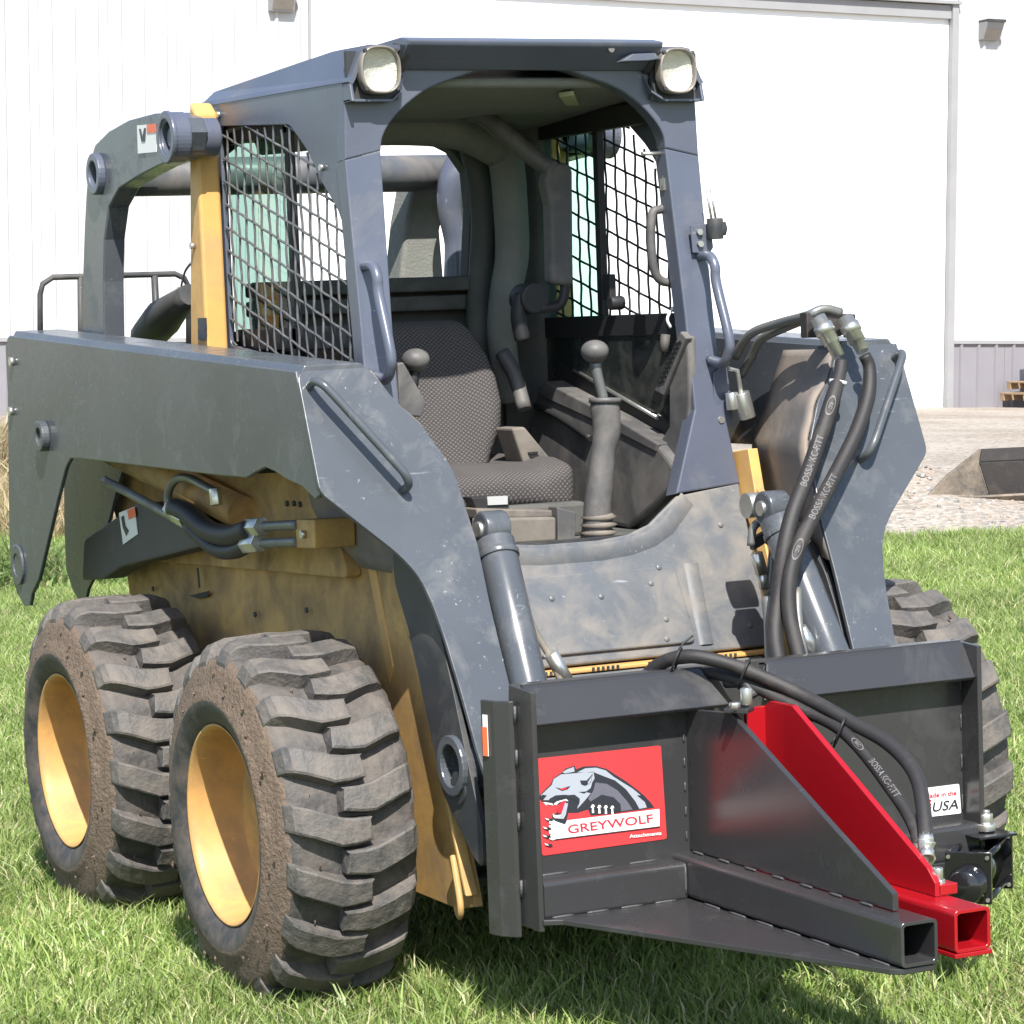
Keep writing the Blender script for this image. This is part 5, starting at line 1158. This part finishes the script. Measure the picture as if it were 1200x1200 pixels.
# ---- steel building ----------------------------------------------------------------
bd = thing('metal_shed', 'white steel shed with huge sliding door and grey wainscot behind the loader', 'shed')
def wbox(u0, u1, v0, v1, d0, d1):
    b = MB(); b.hexa([wuv(u0, v0, d0), wuv(u1, v0, d0), wuv(u1, v0, d1), wuv(u0, v0, d1)], [wuv(u0, v1, d0), wuv(u1, v1, d0), wuv(u1, v1, d1), wuv(u0, v1, d1)]); return b
def panel(u0, u1, v0, v1, d, nm, mt, ribs=3):
    b = MB(); prof = []; w_ = (u1-u0)/ribs
    for k in range(ribs):
        a = u0+k*w_; prof += [(a, d), (a+w_*0.38, d), (a+w_*0.45, d+0.032), (a+w_*0.55, d+0.032), (a+w_*0.62, d)]
    prof.append((u1, d)); prof += [(u1, d-0.004), (u0, d-0.004)]
    b.hexa([wuv(u, v0, dd) for u, dd in prof], [wuv(u, v1, dd) for u, dd in prof]); return b.build(nm, mt, bd)
pw = 0.90
def wallrun(ua, ub, first):
    n = int(math.ceil(abs(ub-ua)/pw)); sg = 1 if ub > ua else -1
    for k in range(n):
        a, b = ua+sg*k*pw, ua+sg*(k+1)*pw; a, b = min(a, b)+0.002, max(a, b)-0.002
        panel(a, b, vW+0.02, vTop+1.2, 0.0, 'siding_panel', 'steelwhite'); panel(a, b, vBot, vW-0.02, -0.006, 'wainscot_panel', 'wainscot')
wallrun(uL0-0.02, uMin, 0); wallrun(uR0+0.11, uMax, 0)
wbox(uMin-0.2, uL0, vW-0.025, vW+0.025, 0.0, 0.035).build('wainscot_cap', 'trim', bd); wbox(uR0+0.12, uMax+0.2, vW-0.025, vW+0.025, 0.0, 0.035).build('wainscot_cap', 'trim', bd)
dn = wbox(uL0, uR0, vBot, vH+0.25, -0.10, -0.05); do = dn.build('sliding_door', 'doorwhite', bd)
wbox(uR0, uR0+0.105, vBot, vT, -0.04, 0.06).build('door_jamb', 'trim', bd, 0.004); wbox(uL0-0.035, uL0, vBot, vT, -0.04, 0.03).build('door_jamb', 'trim', bd, 0.004)
wbox(uL0, uR0, vH+0.02, vT-0.03, -0.045, 0.02).build('header_shade_band', 'trim', bd, 0.004)  # grey strip colours in the shade below the door rail
wbox(uL0-0.04, uR0+0.13, vT-0.02, vT+0.02, -0.04, 0.10).build('header_cap', 'trim', bd)
wbox(uL0-0.02, uR0+0.14, vT+0.02, vTop+1.2, -0.02, 0.0).build('siding_panel', 'steelwhite', bd)
wbox(uMin-0.3, uMax+0.3, vBot, vTop+1.2, -12.0, -0.16).build('shed_body', 'steelwhite', bd)
rfb = MB(); rfb.hexa([wuv(uMin-0.6, vTop+1.2, 0.6), wuv(uMax+0.6, vTop+1.2, 0.6), wuv(uMax+0.6, vTop+3.5, -6), wuv(uMin-0.6, vTop+3.5, -6)], [wuv(uMin-0.6, vTop+1.35, 0.6), wuv(uMax+0.6, vTop+1.35, 0.6), wuv(uMax+0.6, vTop+3.65, -6), wuv(uMin-0.6, vTop+3.65, -6)])
rfb.build('roof', 'trim', bd)
# wall lights
def wall_light(px, label, h=0.26, w_=0.30):
    u, v = wpx(px); t = thing('wall_light', label, 'wall light', 'wall lights on the shed')
    b = MB(); b.hexa([wuv(u-w_/2, v-h/2, 0.0), wuv(u+w_/2, v-h/2, 0.0), wuv(u+w_/2, v-h/2, 0.10), wuv(u-w_/2, v-h/2, 0.10)], [wuv(u-w_/2, v+h/2, 0.0), wuv(u+w_/2, v+h/2, 0.0), wuv(u+w_/2, v+h/2, 0.24), wuv(u-w_/2, v+h/2, 0.24)]); b.build('housing', 'trim', t, 0.01)
    b = MB(); q = [wuv(u-w_*0.42, v-h*0.42, 0.112), wuv(u+w_*0.42, v-h*0.42, 0.112), wuv(u+w_*0.42, v+h*0.05, 0.178), wuv(u-w_*0.42, v+h*0.05, 0.178)]; b.prism(q, Nr*0.006); b.build('lens', 'lens_bezel', t)
    b = wbox(u-w_*0.5, u+w_*0.5, v+h/2-0.02, v+h/2+0.02, 0.0, 0.26); b.build('hood', 'darkpaint', t, 0.004)
wall_light((1157, 37), 'small grey wall light on white siding right of the big door')
wall_light((328, -1), 'small grey wall light on white siding left of the big door', 0.34, 0.33)

# ---- old bucket on the gravel --------------------------------------------------------
bk_ = thing('loader_bucket', 'rusty dirt caked loader bucket lying on the gravel at right', 'bucket')
g0 = on('z', 0.0, (1085, 586)); g0 = Vector((g0.x, g0.y, gz(g0.x, g0.y)))
yb = on('z', -0.0, (1160, 606)).y
def bq(u, v, dy=0.0): return on('y', yb+dy, (u, v))
side = [bq(1085, 584), bq(1112, 556), bq(1150, 526), bq(1156, 530), bq(1147, 542), bq(1161, 589), bq(1167, 600), bq(1160, 607), bq(1118, 596)]
b = MB(); b.prism(side, (0.0, 0.03, 0)); b.build('side_plate', 'dirtsteel', bk_, 0.004)
b = MB(); b.prism([p+Vector((1.9, -0.55, 0)) for p in side], (0.0, 0.03, 0)); b.build('side_plate', 'dirtsteel', bk_, 0.004)
D = Vector((1.9, -0.55, 0))
def slab(p, q, th, nm, mt):
    p, q = Vector(p), Vector(q); b = MB(); n = (q-p).cross(D).normalized()*th; b.hexa([p, q, q+D, p+D], [p+n, q+n, q+D+n, p+D+n]); b.build(nm, mt, bk_, 0.003)
slab(bq(1150, 526), bq(1147, 541), 0.02, 'top_lip', 'rust'); slab(bq(1147, 542), bq(1161, 589), 0.02, 'back_sheet', 'rust'); slab(bq(1161, 589), bq(1162, 606), 0.02, 'heel', 'dirtsteel'); slab(bq(1162, 606), bq(1086, 586), 0.02, 'floor_sheet', 'dirtsteel')
slab(bq(1146, 540), bq(1147, 545), -0.05, 'top_flange', 'trim')
# ---- pallet and post at the right edge ------------------------------------------------
pa = thing('wooden_pallet', 'stack of two worn wooden pallets on the gravel by the shed', 'pallet')
pc0 = on('z', 0.0, (1180, 474))+Vector((0.42, 0, 0))
for k in range(2):
    for j in range(3):
        b = MB(); c = pc0+Vector((0.12+0.0*k+(0.12 if k else 0), 0.55*j-0.3, 0.02+0.16*k)); b.box(c, c+Vector((1.1, 0.09, 0.09))); b.build('stringer', 'wood', pa, 0.004)
    for j in range(6):
        b = MB(); c = pc0+Vector((0.12+0.19*j+(0.12 if k else 0), -0.3, 0.11+0.16*k)); b.box(c, c+Vector((0.13, 1.2, 0.025))); b.build('board', 'wood', pa, 0.003)
po_ = thing('post_stand', 'thin dark post with grey box on top standing on the pallets', 'post')
c = pc0+Vector((0.34, 0.2, 0.30)); b = MB(); b.box(c, c+Vector((0.05, 0.05, 0.62))); b.build('post', 'darkpaint', po_)
b = MB(); b.box(c+Vector((-0.10, -0.05, 0.57)), c+Vector((0.16, 0.15, 0.68))); b.build('base_box', 'rust', po_, 0.01)
b = MB(); b.box(c+Vector((-0.06, 0, 0.68)), c+Vector((0.14, 0.12, 0.78))); b.box(c+Vector((0.02, 0, 0.78)), c+Vector((0.14, 0.12, 1.10))); b.build('head_box', 'trim', po_, 0.01)
# ---- grass, weeds, stones -----------------------------------------------------------------
def leafmat(name, c0, c1, dry, trans=0.35):
    g = bpy.data.materials.new(name); g.use_nodes = True; n = g.node_tree; L = n.links; n.nodes.clear(); o = n.nodes.new('ShaderNodeOutputMaterial')
    at_ = n.nodes.new('ShaderNodeAttribute'); at_.attribute_name = 'tint'; oi = n.nodes.new('ShaderNodeObjectInfo')
    r = n.nodes.new('ShaderNodeValToRGB'); e = r.color_ramp.elements; e[0].position = 0; e[0].color = (*c0, 1); e[1].position = 0.80; e[1].color = (*c1, 1); q = e.new(0.93); q.color = (*dry, 1)
    L.new(at_.outputs['Fac'], r.inputs[0]); geo = n.nodes.new('ShaderNodeNewGeometry'); nz = n.nodes.new('ShaderNodeTexNoise'); nz.inputs['Scale'].default_value = 0.9; nz.inputs['Detail'].default_value = 5; L.new(geo.outputs['Position'], nz.inputs['Vector'])
    mr = n.nodes.new('ShaderNodeMapRange'); mr.inputs[1].default_value = 0.3; mr.inputs[2].default_value = 0.7; mr.inputs[3].default_value = 0.78; mr.inputs[4].default_value = 1.25; L.new(nz.outputs[0], mr.inputs[0])
    mx = n.nodes.new('ShaderNodeMix'); mx.data_type = 'RGBA'; mx.blend_type = 'MULTIPLY'; mx.inputs[0].default_value = 1; L.new(r.outputs[0], mx.inputs[6]); L.new(mr.outputs[0], mx.inputs[7])
    d = n.nodes.new('ShaderNodeBsdfPrincipled'); d.inputs['Roughness'].default_value = 0.42; L.new(mx.outputs[2], d.inputs['Base Color']); t = n.nodes.new('ShaderNodeBsdfTranslucent'); L.new(mx.outputs[2], t.inputs[0])
    m_ = n.nodes.new('ShaderNodeMixShader'); m_.inputs[0].default_value = trans; L.new(d.outputs[0], m_.inputs[1]); L.new(t.outputs[0], m_.inputs[2]); L.new(m_.outputs[0], o.inputs[0]); return g
M['grass'] = leafmat('grass_blades', (0.145, 0.24, 0.05), (0.37, 0.47, 0.14), (0.60, 0.55, 0.32))
M['weed'] = leafmat('weed_leaves', (0.10, 0.17, 0.04), (0.20, 0.28, 0.09), (0.40, 0.33, 0.18))
M['dry'] = leafmat('dry_weeds', (0.34, 0.26, 0.14), (0.48, 0.40, 0.24), (0.22, 0.22, 0.08))
def tuft(name, mt, size, n, h0, h1, wd, seed, lean=0.6):
    rg = random.Random(seed); V = []; F = []; T = []
    for i in range(n):
        x, y = rg.uniform(-size/2, size/2), rg.uniform(-size/2, size/2); a = rg.uniform(0, 2*math.pi); h = rg.uniform(h0, h1)*(0.6+0.8*rg.random()**2); w_ = wd*rg.uniform(0.6, 1.2); l = rg.uniform(0.1, lean)*h*1.4
        dx, dy = math.cos(a), math.sin(a); f = rg.uniform(0, math.pi); px, py = math.cos(f)*w_, math.sin(f)*w_; k = len(V); t = rg.random()
        V += [(x-px, y-py, -0.01), (x+px, y+py, -0.01), (x+dx*l*0.35-px*0.85, y+dy*l*0.35-py*0.85, h*0.55), (x+dx*l*0.35+px*0.85, y+dy*l*0.35+py*0.85, h*0.55), (x+dx*l, y+dy*l, h*rg.uniform(0.75, 1.0))]
        F += [(k, k+1, k+3, k+2), (k+2, k+3, k+4)]; T += [t]*5
    me = bpy.data.meshes.new(name); me.from_pydata(V, [], F); at_ = me.attributes.new('tint', 'FLOAT', 'POINT'); at_.data.foreach_set('value', T); me.materials.append(M[mt]); me.polygons.foreach_set('use_smooth', [True]*len(F)); return bpy.data.objects.new(name, me)
def scatter(name, label, cat, variants, pts, rots, scl, kind='stuff'):
    cl = bpy.data.collections.new(name+'_pieces')
    for o in variants: cl.objects.link(o)
    me = bpy.data.meshes.new(name); me.from_pydata(pts, [], []); 
    for nm, tp, data in (('rot', 'FLOAT_VECTOR', rots), ('scl', 'FLOAT', scl), ('idx', 'INT', [random.randrange(len(variants)) for _ in pts])):
        a = me.attributes.new(nm, tp, 'POINT')
        if tp == 'FLOAT_VECTOR': a.data.foreach_set('vector', [c for r in data for c in r])
        else: a.data.foreach_set('value', data)
    o = link(bpy.data.objects.new(name, me)); tag(o, label, cat, kind=kind)
    ng = bpy.data.node_groups.new(name, 'GeometryNodeTree'); ng.interface.new_socket('Geometry', in_out='INPUT', socket_type='NodeSocketGeometry'); ng.interface.new_socket('Geometry', in_out='OUTPUT', socket_type='NodeSocketGeometry')
    N = ng.nodes; L = ng.links; gi = N.new('NodeGroupInput'); go = N.new('NodeGroupOutput'); ip = N.new('GeometryNodeInstanceOnPoints'); ci = N.new('GeometryNodeCollectionInfo'); ci.inputs['Collection'].default_value = cl; ci.inputs['Separate Children'].default_value = True; ci.inputs['Reset Children'].default_value = True
    def na(nm, tp): x = N.new('GeometryNodeInputNamedAttribute'); x.data_type = tp; x.inputs['Name'].default_value = nm; return x.outputs['Attribute']
    L.new(gi.outputs[0], ip.inputs['Points']); L.new(ci.outputs[0], ip.inputs['Instance']); ip.inputs['Pick Instance'].default_value = True
    L.new(na('idx', 'INT'), ip.inputs['Instance Index']); L.new(na('rot', 'FLOAT_VECTOR'), ip.inputs['Rotation']); L.new(na('scl', 'FLOAT'), ip.inputs['Scale']); L.new(ip.outputs[0], go.inputs[0])
    md = o.modifiers.new('scatter', 'NODES'); md.node_group = ng; return o
rg = random.Random(11)
def seen(x, y, mg=0.06):
    d = Vector((x, y, gz(x, y)))-CAM; z = d.dot(FW)
    if z < 0.5: return False
    u, v = CX+FOC*d.dot(RT)/z, CY-FOC*d.dot(UP)/z; m_ = 1200*mg+300/z
    return -m_ < u < 1200+m_ and -m_-200 < v < 1200+m_
V1 = [tuft('grass_tuft', 'grass', 0.30, 560, 0.030, 0.062, 0.0022, 100+i, 0.9) for i in range(6)]
pts = []; rot = []; sc_ = []
x = -16.0
while x < 18:
    y = -9.0
    while y < 18:
        px, py = x+rg.uniform(-0.08, 0.08), y+rg.uniform(-0.08, 0.08)
        if lawn_side(px, py) > 0.1 and seen(px, py, 0.7): pts.append((px, py, gz(px, py)+0.02)); rot.append((0, 0, rg.uniform(0, 6.28))); sc_.append(rg.uniform(0.75, 1.25))
        y += 0.2
    x += 0.2
scatter('grass', 'sunlit green lawn grass around the loader', 'grass', V1, pts, rot, sc_)
V6 = [tuft('thatch', 'dry', 0.16, 70, 0.008, 0.03, 0.0020, 500+i, 2.2) for i in range(3)]
pts = []; rot = []; sc_ = []
for i in range(700):
    px, py = rg.uniform(-4, 6), rg.uniform(-3.5, 9)
    if seen(px, py) and noise.noise(Vector((px*1.1, py*1.1, 3))) > 0.12: pts.append((px, py, 0.035)); rot.append((0, 0, rg.uniform(0, 6.28))); sc_.append(rg.uniform(0.6, 1.5))
scatter('cut_grass_clippings', 'straw coloured clippings lying in the lawn', 'clippings', V6, pts, rot, sc_)
V2 = [tuft('tall_tuft', 'grass', 0.10, 26, 0.07, 0.13, 0.0022, 200+i, 0.8) for i in range(5)]
pts = []; rot = []; sc_ = []
for i in range(900):
    px, py = rg.uniform(-4, 7), rg.uniform(-3.5, 9)
    if seen(px, py) and (rg.random() < 0.35 or (abs(px) < 1.1 and -1.3 < py < 1.9)): pts.append((px, py, 0)); rot.append((0, 0, rg.uniform(0, 6.28))); sc_.append(rg.uniform(0.7, 1.1))
for i in range(420): # uncut fringe round the tyres
    yy = rg.choice((0.0, WB)); s = rg.choice((-1, -1, 1)); px, py = s*rg.uniform(0.60, 0.99), yy+rg.uniform(-0.26, 0.26); pts.append((px, py, 0)); rot.append((0, 0, rg.uniform(0, 6.28))); sc_.append(rg.uniform(0.45, 0.85))
scatter('tall_grass', 'longer grass tufts in the lawn round the tyres', 'grass', V2, pts, rot, sc_)
V3 = [tuft('weed_clump', 'weed', 0.22, 60, 0.07, 0.20, 0.011, 300+i, 1.2) for i in range(4)]
pts = []; rot = []; sc_ = []
for i in range(420):
    t = rg.random(); px, py = -3+t*7.5, 11.9-t*2.6+rg.uniform(-0.5, 0.9)
    if lawn_side(px, py) > -0.6: pts.append((px, py, gz(px, py))); rot.append((0, 0, rg.uniform(0, 6.28))); sc_.append(rg.uniform(0.5, 1.3))
scatter('weeds', 'leafy green weeds along the lawn edge', 'weeds', V3, pts, rot, sc_)
V4 = [tuft('dry_clump', 'dry', 0.4, 130, 0.15, 0.5, 0.008, 400+i, 0.8) for i in range(3)]
pts = []; rot = []; sc_ = []
for i in range(900):
    px, py = rg.uniform(-3, 5.5), rg.uniform(12, 26)
    if px+ (py-14)*0.45 < 9 and lawn_side(px, py) < 0.8 and px < 3.2+(py-13)*0.26: pts.append((px, py, gz(px, py)-0.03)); rot.append((0, 0, rg.uniform(0, 6.28))); sc_.append(rg.uniform(0.5, 1.1))
scatter('dry_weeds', 'straw coloured dry weeds behind the rear arm', 'weeds', V4, pts, rot, sc_)
def stone(i):
    bm = bmesh.new(); bmesh.ops.create_icosphere(bm, subdivisions=1, radius=1)
    for v in bm.verts: v.co = Vector((v.co.x*1.2, v.co.y*0.9, v.co.z*0.6))*(1+0.35*noise.noise(v.co*1.5+Vector((i*7, 0, 0))))
    me = bpy.data.meshes.new('pebble'); bm.to_mesh(me); bm.free(); me.materials.append(M['stone%d' % (i % 3)]); return bpy.data.objects.new('pebble', me)
M['stone0'] = mat('pale_stone', (0.36, 0.33, 0.30), 0.9); M['stone1'] = mat('tan_stone', (0.31, 0.25, 0.20), 0.9); M['stone2'] = mat('grey_stone', (0.20, 0.195, 0.19), 0.9)
V5 = [stone(i) for i in range(6)]; pts = []; rot = []; sc_ = []
for i in range(60000):
    px, py = rg.uniform(3, 16), rg.uniform(7, 22); ls = lawn_side(px, py)
    if -9 < ls < 0.15 and seen(px, py, 0.02) and rg.random() < math.exp(ls/3.0): pts.append((px, py, gz(px, py)-0.035)); rot.append((rg.uniform(-0.5, 0.5), rg.uniform(-0.5, 0.5), rg.uniform(0, 6.28))); sc_.append(rg.uniform(0.008, 0.026))
scatter('gravel_stones', 'loose pale gravel stones between lawn and shed', 'gravel', V5, pts, rot, sc_)
